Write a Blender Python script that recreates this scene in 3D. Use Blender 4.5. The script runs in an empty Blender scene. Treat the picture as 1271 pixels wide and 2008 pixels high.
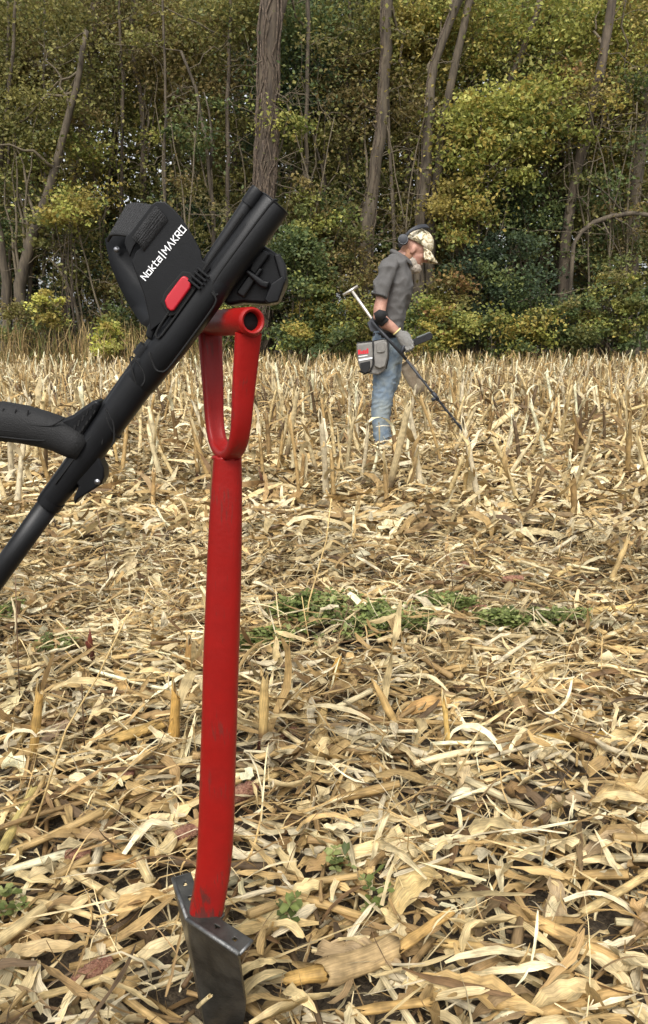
import bpy, bmesh, math, random
import numpy as np
from mathutils import Vector, Matrix, noise as mnoise

# ------------------------------------------------------------------ camera, sky, sun, exposure
SC = bpy.context.scene
H, TH, FPX, CX, CY = 0.95, math.atan(354 / 1450), 1450.0, 635.5, 1004.0
cam = bpy.data.cameras.new('camera'); cam.sensor_fit = 'VERTICAL'; cam.sensor_height = 36.0
cam.lens = 36.0 * FPX / 2008.0; cam.clip_start = 0.02; cam.clip_end = 2000
camo = bpy.data.objects.new('camera', cam); SC.collection.objects.link(camo)
camo.location = (0, 0, H); camo.rotation_euler = (math.pi / 2 - TH, 0, 0); SC.camera = camo

W = bpy.data.worlds.new('World'); SC.world = W; W.use_nodes = True
nt = W.node_tree; nt.nodes.clear()
sky = nt.nodes.new('ShaderNodeTexSky'); sky.sky_type = 'NISHITA'; sky.sun_disc = False
SUN_EL, SUN_ROT = math.radians(52), math.radians(190)
sky.sun_elevation = SUN_EL; sky.sun_rotation = SUN_ROT; sky.air_density = 1.0; sky.dust_density = 4.0; sky.ozone_density = 1.0
hs = nt.nodes.new('ShaderNodeHueSaturation'); hs.inputs['Saturation'].default_value = 0.16
bg = nt.nodes.new('ShaderNodeBackground'); bg.inputs['Strength'].default_value = 0.15
wo = nt.nodes.new('ShaderNodeOutputWorld')
nt.links.new(sky.outputs[0], hs.inputs['Color']); nt.links.new(hs.outputs[0], bg.inputs['Color']); nt.links.new(bg.outputs[0], wo.inputs['Surface'])
sl = bpy.data.lights.new('sun', 'SUN'); sl.energy = 1.3; sl.angle = math.radians(24); sl.color = (1.0, 0.96, 0.9)
so = bpy.data.objects.new('sun', sl); SC.collection.objects.link(so)
sd = Vector((math.sin(SUN_ROT) * math.cos(SUN_EL), math.cos(SUN_ROT) * math.cos(SUN_EL), math.sin(SUN_EL)))
so.rotation_euler = sd.to_track_quat('Z', 'Y').to_euler(); so.location = (0, -5, 20)
vs = SC.view_settings; vs.view_transform = 'Standard'; vs.look = 'None'; vs.gamma = 1.0; vs.exposure = 0.84
SC.cycles.max_bounces = 5; SC.cycles.diffuse_bounces = 3; SC.cycles.transmission_bounces = 3; SC.cycles.transparent_max_bounces = 4

# ------------------------------------------------------------------ helpers
random.seed(7); RNG = np.random.default_rng(11)
R = math.radians
COL = SC.collection
def lin(r, g, b):
    f = lambda c: (c / 255 / 12.92) if c / 255 <= 0.04045 else ((c / 255 + 0.055) / 1.055) ** 2.4
    return (f(r), f(g), f(b), 1.0)
_S, _C = math.sin(TH), math.cos(TH)
def ray(px, py):
    dx, dz = (px - CX) / FPX, -(py - CY) / FPX
    return Vector((dx, _C + dz * _S, -_S + dz * _C))
def P(px, py, Y):                      # the point seen at a photo pixel, Y metres in front of the camera
    d = ray(px, py); t = Y / d.y
    return Vector((d.x * t, Y, H + d.z * t))
def G(px, py, z=0.0):                  # the point of the level z seen at a photo pixel
    d = ray(px, py); t = (z - H) / d.z
    return Vector((d.x * t, d.y * t, z))
def depth(p): return p[1] * _C - (p[2] - H) * _S
def mpp(p): return depth(p) / FPX      # metres per photo pixel at a point
def topx(p):
    d = depth(p); return (CX + FPX * p[0] / d, CY - FPX * (p[1] * _S + (p[2] - H) * _C) / d)

_tab = np.random.default_rng(5).random((256, 256))
def vnoise(x, y):
    x = np.asarray(x, float); y = np.asarray(y, float)
    i = np.floor(x).astype(int); j = np.floor(y).astype(int); u = x - i; v = y - j
    u = u * u * (3 - 2 * u); v = v * v * (3 - 2 * v)
    g = lambda a, b: _tab[a & 255, b & 255]
    return (g(i, j) * (1 - u) + g(i + 1, j) * u) * (1 - v) + (g(i, j + 1) * (1 - u) + g(i + 1, j + 1) * u) * v
def hgt(x, y):                         # height of the soil
    y = np.asarray(y, float); x = np.asarray(x, float)
    near = np.clip((60 - np.hypot(x, y)) / 30, 0, 1)
    return near * (0.05 * (vnoise(x * 1.3 + 40, y * 1.3 + 9) - 0.5) + 0.035 * (vnoise(x * 4 + 3, y * 4 + 77) - 0.5) + 0.018 * (vnoise(x * 11 + 8, y * 11 + 1) - 0.5)) - 0.02 - 0.06 * np.exp(-((x + 0.15) ** 2 + (y - 0.82) ** 2) / 0.012)
def hz(x, y): return float(hgt(np.array([x]), np.array([y]))[0])

def mesh_arrays(name, V, F, mat=None, col=None, uv=None, smooth=True):
    me = bpy.data.meshes.new(name); V = np.ascontiguousarray(V, np.float32); F = np.ascontiguousarray(F, np.int32)
    m, k = F.shape
    me.vertices.add(len(V)); me.vertices.foreach_set('co', V.ravel())
    me.loops.add(m * k); me.loops.foreach_set('vertex_index', F.ravel())
    me.polygons.add(m); me.polygons.foreach_set('loop_start', np.arange(0, m * k, k, dtype=np.int32))
    me.polygons.foreach_set('use_smooth', np.full(m, smooth, bool))
    if col is not None:
        c = np.ones((len(V), 4), np.float32); c[:, :3] = col
        a = me.color_attributes.new('col', 'FLOAT_COLOR', 'POINT'); a.data.foreach_set('color', c.ravel())
    if uv is not None:
        u = me.uv_layers.new(name='uv'); u.data.foreach_set('uv', np.ascontiguousarray(uv[F.ravel()], np.float32).ravel())
    me.update(calc_edges=True)
    if mat: me.materials.append(mat)
    return me

class MB:
    """collects faces of one mesh"""
    def __init__(s): s.v = []; s.f = []
    def add(s, V, F):
        b = len(s.v); s.v += [tuple(p) for p in V]; s.f += [tuple(b + i for i in f) for f in F]; return s
    def rings(s, rings, cap=True, closed=False):
        n = len(rings[0]); V = [p for r in rings for p in r]; F = []; m = len(rings)
        for i in range(m if closed else m - 1):
            j = (i + 1) % m
            for k in range(n):
                F.append((i * n + k, i * n + (k + 1) % n, j * n + (k + 1) % n, j * n + k))
        if cap and not closed: F.append(tuple(range(n - 1, -1, -1))); F.append(tuple((m - 1) * n + k for k in range(n)))
        return s.add(V, F)
    def tube(s, pts, rad, n=10, up=None, e=2.0, cap=True, closed=False):
        pts = [Vector(p) for p in pts]; m = len(pts)
        if not isinstance(rad, list): rad = [rad] * m
        rings = []; prev = None
        for i, p in enumerate(pts):
            a = pts[i - 1] if (i or closed) else p; b = pts[(i + 1) % m] if (i < m - 1 or closed) else p
            t = (b - a).normalized()
            if up is not None: u0 = Vector(up)
            else: u0 = prev if prev is not None else (Vector((0, 0, 1)) if abs(t.z) < 0.9 else Vector((1, 0, 0)))
            sd_ = t.cross(u0).normalized(); uu = sd_.cross(t).normalized(); prev = uu
            r = rad[i]; ra, rb = r if isinstance(r, (list, tuple)) else (r, r)
            ring = []
            for k in range(n):
                q = 2 * math.pi * k / n; c, d = math.cos(q), math.sin(q)
                c = math.copysign(abs(c) ** (2 / e), c); d = math.copysign(abs(d) ** (2 / e), d)
                ring.append(p + sd_ * ra * c + uu * rb * d)
            rings.append(ring)
        return s.rings(rings, cap, closed)
    def prism(s, front, off):
        n = len(front); off = Vector(off); front = [Vector(p) for p in front]
        V = front + [p + off for p in front]
        F = [tuple(range(n)), tuple(range(2 * n - 1, n - 1, -1))] + [(i, i + n, (i + 1) % n + n, (i + 1) % n) for i in range(n)]
        return s.add(V, F)
    def ell(s, c, ax, n=14, m=10):     # ellipsoid with three axis vectors
        c = Vector(c); a, b, d = [Vector(x) for x in ax]; V = [c - d]; F = []
        for i in range(1, m):
            ph = -math.pi / 2 + math.pi * i / m
            for k in range(n):
                q = 2 * math.pi * k / n
                V.append(c + a * math.cos(q) * math.cos(ph) + b * math.sin(q) * math.cos(ph) + d * math.sin(ph))
        V.append(c + d); L = len(V) - 1
        for k in range(n):
            F.append((0, 1 + (k + 1) % n, 1 + k)); F.append((L, L - n + k, L - n + (k + 1) % n))
        for i in range(m - 2):
            for k in range(n):
                o = 1 + i * n; F.append((o + k, o + (k + 1) % n, o + n + (k + 1) % n, o + n + k))
        return s.add(V, F)
    def box(s, c, x, y, z):            # half-axis vectors
        c, x, y, z = Vector(c), Vector(x), Vector(y), Vector(z)
        V = [c + x * i + y * j + z * k for i in (-1, 1) for j in (-1, 1) for k in (-1, 1)]
        return s.add(V, [(0, 1, 3, 2), (4, 6, 7, 5), (0, 4, 5, 1), (2, 3, 7, 6), (0, 2, 6, 4), (1, 5, 7, 3)])
    def sheet(s, rows, th):            # a curved sheet given as rows of points, thickened along its normals
        rows = [[Vector(p) for p in r] for r in rows]; m, n = len(rows), len(rows[0]); nor = []
        for i in range(m):
            for j in range(n):
                a = rows[min(i + 1, m - 1)][j] - rows[max(i - 1, 0)][j]; b = rows[i][min(j + 1, n - 1)] - rows[i][max(j - 1, 0)]
                nor.append(a.cross(b).normalized() * th / 2)
        pts = [p for r in rows for p in r]; N = m * n
        V = [p + d for p, d in zip(pts, nor)] + [p - d for p, d in zip(pts, nor)]; F = []
        for i in range(m - 1):
            for j in range(n - 1):
                a, b, c, d = i * n + j, i * n + j + 1, (i + 1) * n + j + 1, (i + 1) * n + j
                F += [(a, d, c, b), (N + a, N + b, N + c, N + d)]
        edge = [(i * n, (i + 1) * n) for i in range(m - 1)] + [((m - 1) * n + j, (m - 1) * n + j + 1) for j in range(n - 1)]
        edge += [((i + 1) * n + n - 1, i * n + n - 1) for i in range(m - 1)] + [(j + 1, j) for j in range(n - 1)]
        F += [(a, a + N, b + N, b) for a, b in edge]
        return s.add(V, F)
    def mesh(s, name, mat, smooth=True):
        me = bpy.data.meshes.new(name); me.from_pydata(s.v, [], s.f)
        bm = bmesh.new(); bm.from_mesh(me); bmesh.ops.recalc_face_normals(bm, faces=bm.faces); bm.to_mesh(me); bm.free()
        me.polygons.foreach_set('use_smooth', [smooth] * len(me.polygons)); me.update()
        if mat: me.materials.append(mat)
        return me

def link(name, me, parent=None):
    o = bpy.data.objects.new(name, me); COL.objects.link(o)
    if parent is not None:
        o.parent = parent; o.matrix_parent_inverse = Matrix.Translation(-BASE.get(parent.name, Vector((0, 0, 0))))
    return o
BASE = {}
def tag(o, label=None, cat=None, group=None, kind=None):
    if label: o['label'] = label
    if cat: o['category'] = cat
    if group: o['group'] = group
    if kind: o['kind'] = kind
    return o
def thing(name, base, label, cat, group=None):
    o = bpy.data.objects.new(name, None); COL.objects.link(o); o.location = base; o.empty_display_size = 0.1
    BASE[o.name] = Vector(base)
    return tag(o, label, cat, group)
def part(name, mb, mat, parent=None, smooth=True, bevel=0, angle=None, seg=2):
    me = mb.mesh(name, mat, smooth) if isinstance(mb, MB) else mb
    o = link(name, me, parent)
    if bevel:
        b = o.modifiers.new('edge', 'BEVEL'); b.width = bevel; b.segments = seg; b.limit_method = 'ANGLE'; b.angle_limit = R(35)
        o.modifiers.new('normals', 'WEIGHTED_NORMAL')
    elif smooth and angle:
        me.set_sharp_from_angle(angle=R(angle))
    return o

# ------------------------------------------------------------------ materials
def mat(name, color, rough=0.6, var=0.0, scale=20.0, bump=0.0, bscale=None, metal=0.0, spec=0.5, color2=None, stretch=None, coat=0.0):
    m = bpy.data.materials.new(name); m.use_nodes = True; n = m.node_tree.nodes; L = m.node_tree.links
    b = n['Principled BSDF']; b.inputs['Base Color'].default_value = color; b.inputs['Roughness'].default_value = rough
    b.inputs['Metallic'].default_value = metal; b.inputs['Specular IOR Level'].default_value = spec; b.inputs['Coat Weight'].default_value = coat
    tc = n.new('ShaderNodeTexCoord'); mp = n.new('ShaderNodeMapping'); L.new(tc.outputs['Object'], mp.inputs[0])
    if stretch: mp.inputs['Scale'].default_value = stretch
    if var or color2:
        t = n.new('ShaderNodeTexNoise'); t.inputs['Scale'].default_value = scale; t.inputs['Detail'].default_value = 6; t.inputs['Roughness'].default_value = 0.65
        L.new(mp.outputs[0], t.inputs['Vector'])
        r = n.new('ShaderNodeValToRGB'); r.color_ramp.elements[0].position = 0.35; r.color_ramp.elements[1].position = 0.68
        c2 = color2 or tuple(min(1, c * (1 + var)) for c in color[:3]) + (1,)
        c1 = color if color2 else tuple(c * (1 - var) for c in color[:3]) + (1,)
        r.color_ramp.elements[0].color = c1; r.color_ramp.elements[1].color = c2
        L.new(t.outputs['Fac'], r.inputs[0]); L.new(r.outputs[0], b.inputs['Base Color'])
    if bump:
        t2 = n.new('ShaderNodeTexNoise'); t2.inputs['Scale'].default_value = bscale or scale * 3; t2.inputs['Detail'].default_value = 5
        L.new(mp.outputs[0], t2.inputs['Vector'])
        bp = n.new('ShaderNodeBump'); bp.inputs['Strength'].default_value = bump; bp.inputs['Distance'].default_value = 0.01
        L.new(t2.outputs['Fac'], bp.inputs['Height']); L.new(bp.outputs[0], b.inputs['Normal'])
    return m
def leaf_mat(name, rough=0.55, trans=0.3, streak=0.0, spec=0.3, blotch=0.0):
    m = bpy.data.materials.new(name); m.use_nodes = True; n = m.node_tree.nodes; L = m.node_tree.links
    b = n['Principled BSDF']; b.inputs['Roughness'].default_value = rough; b.inputs['Specular IOR Level'].default_value = spec
    at = n.new('ShaderNodeAttribute'); at.attribute_name = 'col'; c = at.outputs['Color']
    if streak:                          # fibres along the blade, blotches of weathering
        uv = n.new('ShaderNodeUVMap'); uv.uv_map = 'uv'; mp = n.new('ShaderNodeMapping'); mp.inputs['Scale'].default_value = (1.0, 4.5, 1.0)
        L.new(uv.outputs[0], mp.inputs[0])
        t = n.new('ShaderNodeTexNoise'); t.inputs['Scale'].default_value = 3.0; t.inputs['Detail'].default_value = 4; L.new(mp.outputs[0], t.inputs['Vector'])
        mr = n.new('ShaderNodeMapRange'); mr.inputs['From Min'].default_value = 0.3; mr.inputs['From Max'].default_value = 0.7
        mr.inputs['To Min'].default_value = 1 - streak; mr.inputs['To Max'].default_value = 1 + streak * 0.45; L.new(t.outputs['Fac'], mr.inputs[0])
        mx = n.new('ShaderNodeMix'); mx.data_type = 'RGBA'; mx.blend_type = 'MULTIPLY'; mx.inputs['Factor'].default_value = 1.0
        L.new(c, mx.inputs[6]); L.new(mr.outputs[0], mx.inputs[7]); c = mx.outputs[2]
        if blotch:
            tc = n.new('ShaderNodeTexCoord'); t2 = n.new('ShaderNodeTexNoise'); t2.inputs['Scale'].default_value = 34.0; t2.inputs['Detail'].default_value = 5
            L.new(tc.outputs['Object'], t2.inputs['Vector'])
            m2 = n.new('ShaderNodeMapRange'); m2.inputs['From Min'].default_value = 0.32; m2.inputs['From Max'].default_value = 0.55
            m2.inputs['To Min'].default_value = 1 - blotch; m2.inputs['To Max'].default_value = 1.0; L.new(t2.outputs['Fac'], m2.inputs[0])
            mx2 = n.new('ShaderNodeMix'); mx2.data_type = 'RGBA'; mx2.blend_type = 'MULTIPLY'; mx2.inputs['Factor'].default_value = 1.0
            L.new(c, mx2.inputs[6]); L.new(m2.outputs[0], mx2.inputs[7]); c = mx2.outputs[2]
    L.new(c, b.inputs['Base Color'])
    if trans:
        tr = n.new('ShaderNodeBsdfTranslucent'); L.new(c, tr.inputs['Color']); ms = n.new('ShaderNodeMixShader'); ms.inputs[0].default_value = trans
        out = n['Material Output']; L.new(b.outputs[0], ms.inputs[1]); L.new(tr.outputs[0], ms.inputs[2]); L.new(ms.outputs[0], out.inputs['Surface'])
    return m
M_soil = mat('dark soil with straw crumbs', (0.03, 0.021, 0.013, 1), 0.95, 0, 120, 0.9, 160, color2=(0.11, 0.082, 0.048, 1))
M_litter = leaf_mat('dry corn litter', 0.62, 0.16, 0.42, 0.25, 0.45)
M_leaf = leaf_mat('autumn leaf', 0.55, 0.42)
M_green = leaf_mat('clover leaf', 0.5, 0.25)
M_bark = mat('grey bark', lin(52, 45, 36), 0.9, 0, 9, 1.0, 26, color2=lin(100, 89, 72), stretch=(1, 1, 0.18))
M_bark2 = mat('dark bark', lin(52, 44, 36), 0.9, 0, 9, 0.9, 26, color2=lin(98, 86, 70), stretch=(1, 1, 0.18))
M_vine = mat('woody vine bark', lin(52, 43, 36), 0.9, 0, 14, 0.8, 60, color2=lin(108, 93, 77))
M_twig = mat('bare twig bark', lin(94, 84, 66), 0.85, 0.25, 12)
# ------------------------------------------------------------------ ground
def ax(fine, step, far):
    a = np.arange(-fine, fine + 1e-6, step); t = np.array([1.5, 3, 6, 12, 30, 80, 200, 450]); t = t[t < far]
    return np.concatenate([-fine - t[::-1], a, fine + t])
gx = ax(13, 0.16, 600); gy = np.concatenate([[-450, -150, -40, -12, -5, -2], np.arange(-1, 26, 0.16), [27, 29, 33, 40, 60, 120, 300, 600]])
XX, YY = np.meshgrid(gx, gy); nx, ny = len(gx), len(gy)
idx = np.arange(nx * ny).reshape(ny, nx)
F = np.stack([idx[:-1, :-1], idx[:-1, 1:], idx[1:, 1:], idx[1:, :-1]], -1).reshape(-1, 4)
V = np.stack([XX, YY, hgt(XX, YY)], -1).reshape(-1, 3)
tag(link('ground', mesh_arrays('ground', V, F, M_soil)), kind='structure')

# ------------------------------------------------------------------ dry corn leaves: strips with curl, twist and fibres
CREAM = [lin(246, 227, 180), lin(240, 217, 166), lin(232, 207, 152), lin(250, 233, 194)]
TAN = [lin(206, 174, 118), lin(192, 160, 106), lin(216, 184, 126), lin(182, 150, 102)]
BROWN = [lin(150, 120, 80), lin(128, 100, 68), lin(164, 138, 100), lin(112, 92, 68)]
def pick_cols(rng, n, wc=0.45, wt=0.36):
    A = np.array([c[:3] for c in CREAM]); B = np.array([c[:3] for c in TAN]); D = np.array([c[:3] for c in BROWN])
    u = rng.random(n); k = rng.integers(0, 4, n)
    c = np.where((u < wc)[:, None], A[k], np.where((u < wc + wt)[:, None], B[k], D[k]))
    return np.clip(c * (0.7 + 0.46 * rng.random((n, 1))), 0, 1) * 0.9
def strips(rng, pos, yaw, pitch, L, Wd, curl, side, roll, twist, K, cross, cup, col, base=False, taper=0.55, rag=0.18, crump=0.0):
    n = len(L); s = np.linspace(0, 1, K + 1)[None]
    psi = yaw[:, None] + side[:, None] * (s - 0.5); th = pitch[:, None] - curl[:, None] * (s - 0.5)
    t = np.stack([np.cos(psi) * np.cos(th), np.sin(psi) * np.cos(th), np.sin(th)], -1)
    step = t * (L / K)[:, None, None]; c = np.cumsum(step, 1) - step
    if not base: c = c - c.mean(1, keepdims=True)
    c = c + pos[:, None]
    h = np.stack([-np.sin(psi), np.cos(psi), np.zeros_like(psi)], -1); u = np.cross(t, h)
    ro = roll[:, None] + twist[:, None] * (s - 0.5)
    wv = h * np.cos(ro)[..., None] + u * np.sin(ro)[..., None]; nv = np.cross(t, wv)
    tp = taper if np.isscalar(taper) else taper[:, None]
    prof = np.maximum(0.06, np.sin(np.pi * (0.06 + 0.92 * s)) ** tp)
    w = prof * (Wd / 2)[:, None]; skew = rng.normal(0, rag, (n, K + 1))
    js = np.linspace(-1, 1, cross)
    cr = crump * rng.normal(0, 1, (n, K + 1, cross))
    v = np.stack([c + wv * (w * (j + (skew if j > 0.5 else 0) + (rng.normal(0, rag, (n, K + 1)) if j < -0.5 else 0)))[..., None] + nv * (w * cup[:, None] * (j * j) + w * cr[:, :, i])[..., None] for i, j in enumerate(js)], 2)   # n,K+1,cross,3
    vid = np.arange(n * (K + 1) * cross).reshape(n, K + 1, cross)
    F = np.stack([vid[:, :-1, :-1], vid[:, 1:, :-1], vid[:, 1:, 1:], vid[:, :-1, 1:]], -1).reshape(-1, 4)
    uvu = np.broadcast_to((s * L[:, None] * 9)[..., None] + rng.random((n, 1, 1)) * 50, (n, K + 1, cross))
    uvv = np.broadcast_to(js[None, None] * (Wd[:, None, None] * 22) + rng.random((n, 1, 1)) * 50, (n, K + 1, cross))
    uv = np.stack([uvu, uvv], -1).reshape(-1, 2)
    return v.reshape(-1, 3), F, np.repeat(col, (K + 1) * cross, 0), uv
def stalks(rng, pos, yaw, pitch, L, r, col, n=6, K=4):
    m = len(L); s = np.linspace(-0.5, 0.5, K + 1)[None]
    t = np.stack([np.cos(yaw) * np.cos(pitch), np.sin(yaw) * np.cos(pitch), np.sin(pitch)], -1)
    h = np.stack([-np.sin(yaw), np.cos(yaw), 0 * yaw], -1); u = np.cross(t, h)
    bend = (rng.random((m, 1)) - 0.5) * 0.08 * L[:, None] * (s * s * 4)
    c = pos[:, None] + t[:, None] * (s * L[:, None])[..., None] + h[:, None] * bend[..., None]
    q = np.arange(n) * 2 * np.pi / n
    rr = r[:, None] * (1 + 0.3 * (rng.random((m, K + 1)) - 0.5))
    v = c[:, :, None] + h[:, None, None] * (np.cos(q)[None, None] * rr[..., None])[..., None] + u[:, None, None] * (np.sin(q)[None, None] * rr[..., None])[..., None]
    vid = np.arange(m * (K + 1) * n).reshape(m, K + 1, n); nxt = np.roll(vid, -1, 2)
    F = np.stack([vid[:, :-1], nxt[:, :-1], nxt[:, 1:], vid[:, 1:]], -1).reshape(-1, 4)
    if n == 6:
        e0 = vid[:, 0]; e1 = vid[:, -1]
        F = np.concatenate([F, e0[:, [0, 3, 2, 1]], e0[:, [0, 5, 4, 3]], e1[:, [0, 1, 2, 3]], e1[:, [0, 3, 4, 5]]])
    uv = np.stack([np.broadcast_to((s * L[:, None] * 9)[..., None], (m, K + 1, n)), np.broadcast_to(q[None, None] * r[:, None, None] * 25 + rng.random((m, 1, 1)) * 30, (m, K + 1, n))], -1).reshape(-1, 2)
    return v.reshape(-1, 3), F, np.repeat(col, (K + 1) * n, 0), uv
def cat(parts):
    Vs, Fs, Cs, Us, b = [], [], [], [], 0
    for v, f, c, u in parts: Vs.append(v); Fs.append(f + b); Cs.append(c); Us.append(u); b += len(v)
    return np.concatenate(Vs), np.concatenate(Fs), np.concatenate(Cs), np.concatenate(Us)
def in_band(rng, n, y0, y1, mx=0.6):
    y = np.sqrt(rng.random(n) * (y1 * y1 - y0 * y0) + y0 * y0); hw = 0.48 * y + mx
    return (rng.random(n) * 2 - 1) * hw, y
def shade_of(x, y):                    # older, greyer drifts among the fresh straw
    return 0.58 + 0.52 * np.clip((vnoise(x * 1.7 + 5, y * 1.7 + 60) * 0.6 + vnoise(x * 6 + 50, y * 6 + 6) * 0.4) * 2.2 - 0.45, 0, 1)
def litter(rng, n, y0, y1, Lr, Wr, K, cross, lift, wc=0.54, wt=0.31, pit=0.32, curlr=1.6, clear=None, rag=0.3, crump=0.15, tw=1.2):
    x, y = in_band(rng, n, y0, y1)
    keep = vnoise(x * 5 + 11, y * 5 + 31) * 0.9 + rng.random(n) * 0.6 > 0.42
    # the shovel blade and the clover stand clear of the mat
    keep &= ~((np.hypot(x + 0.15, y - 0.79) < 0.1))
    if clear is not None: keep &= clear(x, y, rng)
    x, y = x[keep], y[keep]; n = len(x)
    L = Lr[0] + (Lr[1] - Lr[0]) * rng.random(n) ** 1.6; Wd = Wr[0] + (Wr[1] - Wr[0]) * rng.random(n) ** 1.5
    z = hgt(x, y) + 0.012 + lift * rng.random(n) ** 1.4 * (0.4 + 1.3 * vnoise(x * 4 + 70, y * 4 + 20))
    # combed partly along the rows, as the harvester left it
    yaw = np.where(rng.random(n) < 0.55, rng.normal(0.12, 0.55, n) + np.pi * rng.integers(0, 2, n), rng.random(n) * 2 * np.pi)
    return strips(rng, np.stack([x, y, z], -1), yaw, rng.normal(0, pit, n), L, Wd, rng.normal(0.3, curlr, n), rng.normal(0, 0.45, n),
                  rng.normal(0, 0.6, n), rng.normal(0, tw, n), K, cross, rng.normal(0, 0.5, n), pick_cols(rng, n, wc, wt) * shade_of(x, y)[:, None], taper=0.12 + 0.8 * rng.random(n), rag=rag, crump=crump)
CLV = [(590, 1234, 70, 20), (665, 1242, 105, 42), (775, 1250, 75, 28), (880, 1212, 60, 12), (985, 1248, 50, 12), (1095, 1238, 60, 14), (520, 1292, 50, 12), (20, 1225, 30, 30), (110, 1290, 30, 20)]
def not_clover(x, y, rng):
    d = y * _C + (H) * _S; px = CX + FPX * x / d; py = CY - FPX * (y * _S - H * _C) / d
    k = np.ones(len(x), bool)
    for a, b, c, e in CLV: k &= ~((((px - a) / c) ** 2 + ((py - b) / e) ** 2 < 0.9) & (rng.random(len(x)) < 0.48))
    return k
rg = np.random.default_rng(21)
near = [litter(rg, 10000, 0.62, 3.2, (0.05, 0.2), (0.005, 0.017), 7, 3, 0.075, pit=0.3, curlr=1.1, clear=not_clover, rag=0.3, tw=0.7),
        litter(rg, 4300, 0.62, 3.2, (0.04, 0.14), (0.013, 0.035), 6, 4, 0.06, pit=0.4, curlr=1.6, clear=not_clover, rag=0.34, crump=0.36),
        litter(rg, 11000, 0.62, 3.2, (0.05, 0.26), (0.0015, 0.0045), 5, 2, 0.08, pit=0.4, curlr=1.6, clear=not_clover)]
n_ = 2300; x, y = in_band(rg, n_, 0.65, 3.2)
near.append(stalks(rg, np.stack([x, y, hgt(x, y) + 0.015 + 0.05 * rg.random(n_)], -1), rg.normal(0.1, 0.8, n_), rg.normal(0, 0.14, n_), 0.06 + 0.26 * rg.random(n_) ** 2, 0.0025 + 0.0065 * rg.random(n_) ** 1.5, pick_cols(rg, n_, 0.4, 0.45)))
V, F, C, U = cat(near)
tag(link('corn_litter', mesh_arrays('corn_litter', V, F, M_litter, C, U)), 'loose mat of shredded dry corn leaves on the near ground', 'straw', kind='stuff')
mid = [litter(rg, 30000, 3.2, 8.2, (0.07, 0.3), (0.010, 0.036), 4, 2, 0.085, curlr=1.2, tw=0.8), litter(rg, 2400, 3.2, 8.2, (0.1, 0.22), (0.025, 0.05), 5, 2, 0.08),
       litter(rg, 5000, 3.2, 8.2, (0.06, 0.25), (0.003, 0.007), 4, 2, 0.09, pit=0.5)]
n_ = 2600; x, y = in_band(rg, n_, 3.2, 8.2)
mid.append(stalks(rg, np.stack([x, y, hgt(x, y) + 0.015 + 0.05 * rg.random(n_)], -1), rg.random(n_) * 6.3, rg.normal(0, 0.15, n_), 0.08 + 0.3 * rg.random(n_) ** 2, 0.005 + 0.009 * rg.random(n_), pick_cols(rg, n_, 0.45, 0.42)))
V, F, C, U = cat(mid)
tag(link('corn_litter', mesh_arrays('corn_litter', V, F, M_litter, C, U)), 'dry corn leaves strewn over the ground around the person', 'straw', kind='stuff')
far = [litter(rg, 28000, 8.2, 21.5, (0.1, 0.45), (0.015, 0.05), 3, 2, 0.12, 0.42, 0.34, 0.5, 1.4), litter(rg, 12000, 8.2, 21.5, (0.1, 0.4), (0.006, 0.014), 3, 2, 0.2, 0.55, 0.3, 0.8)]
V, F, C, U = cat(far)
tag(link('corn_litter', mesh_arrays('corn_litter', V, F, M_litter, C, U)), 'distant dry corn litter stretching to the field edge', 'straw', kind='stuff')

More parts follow.
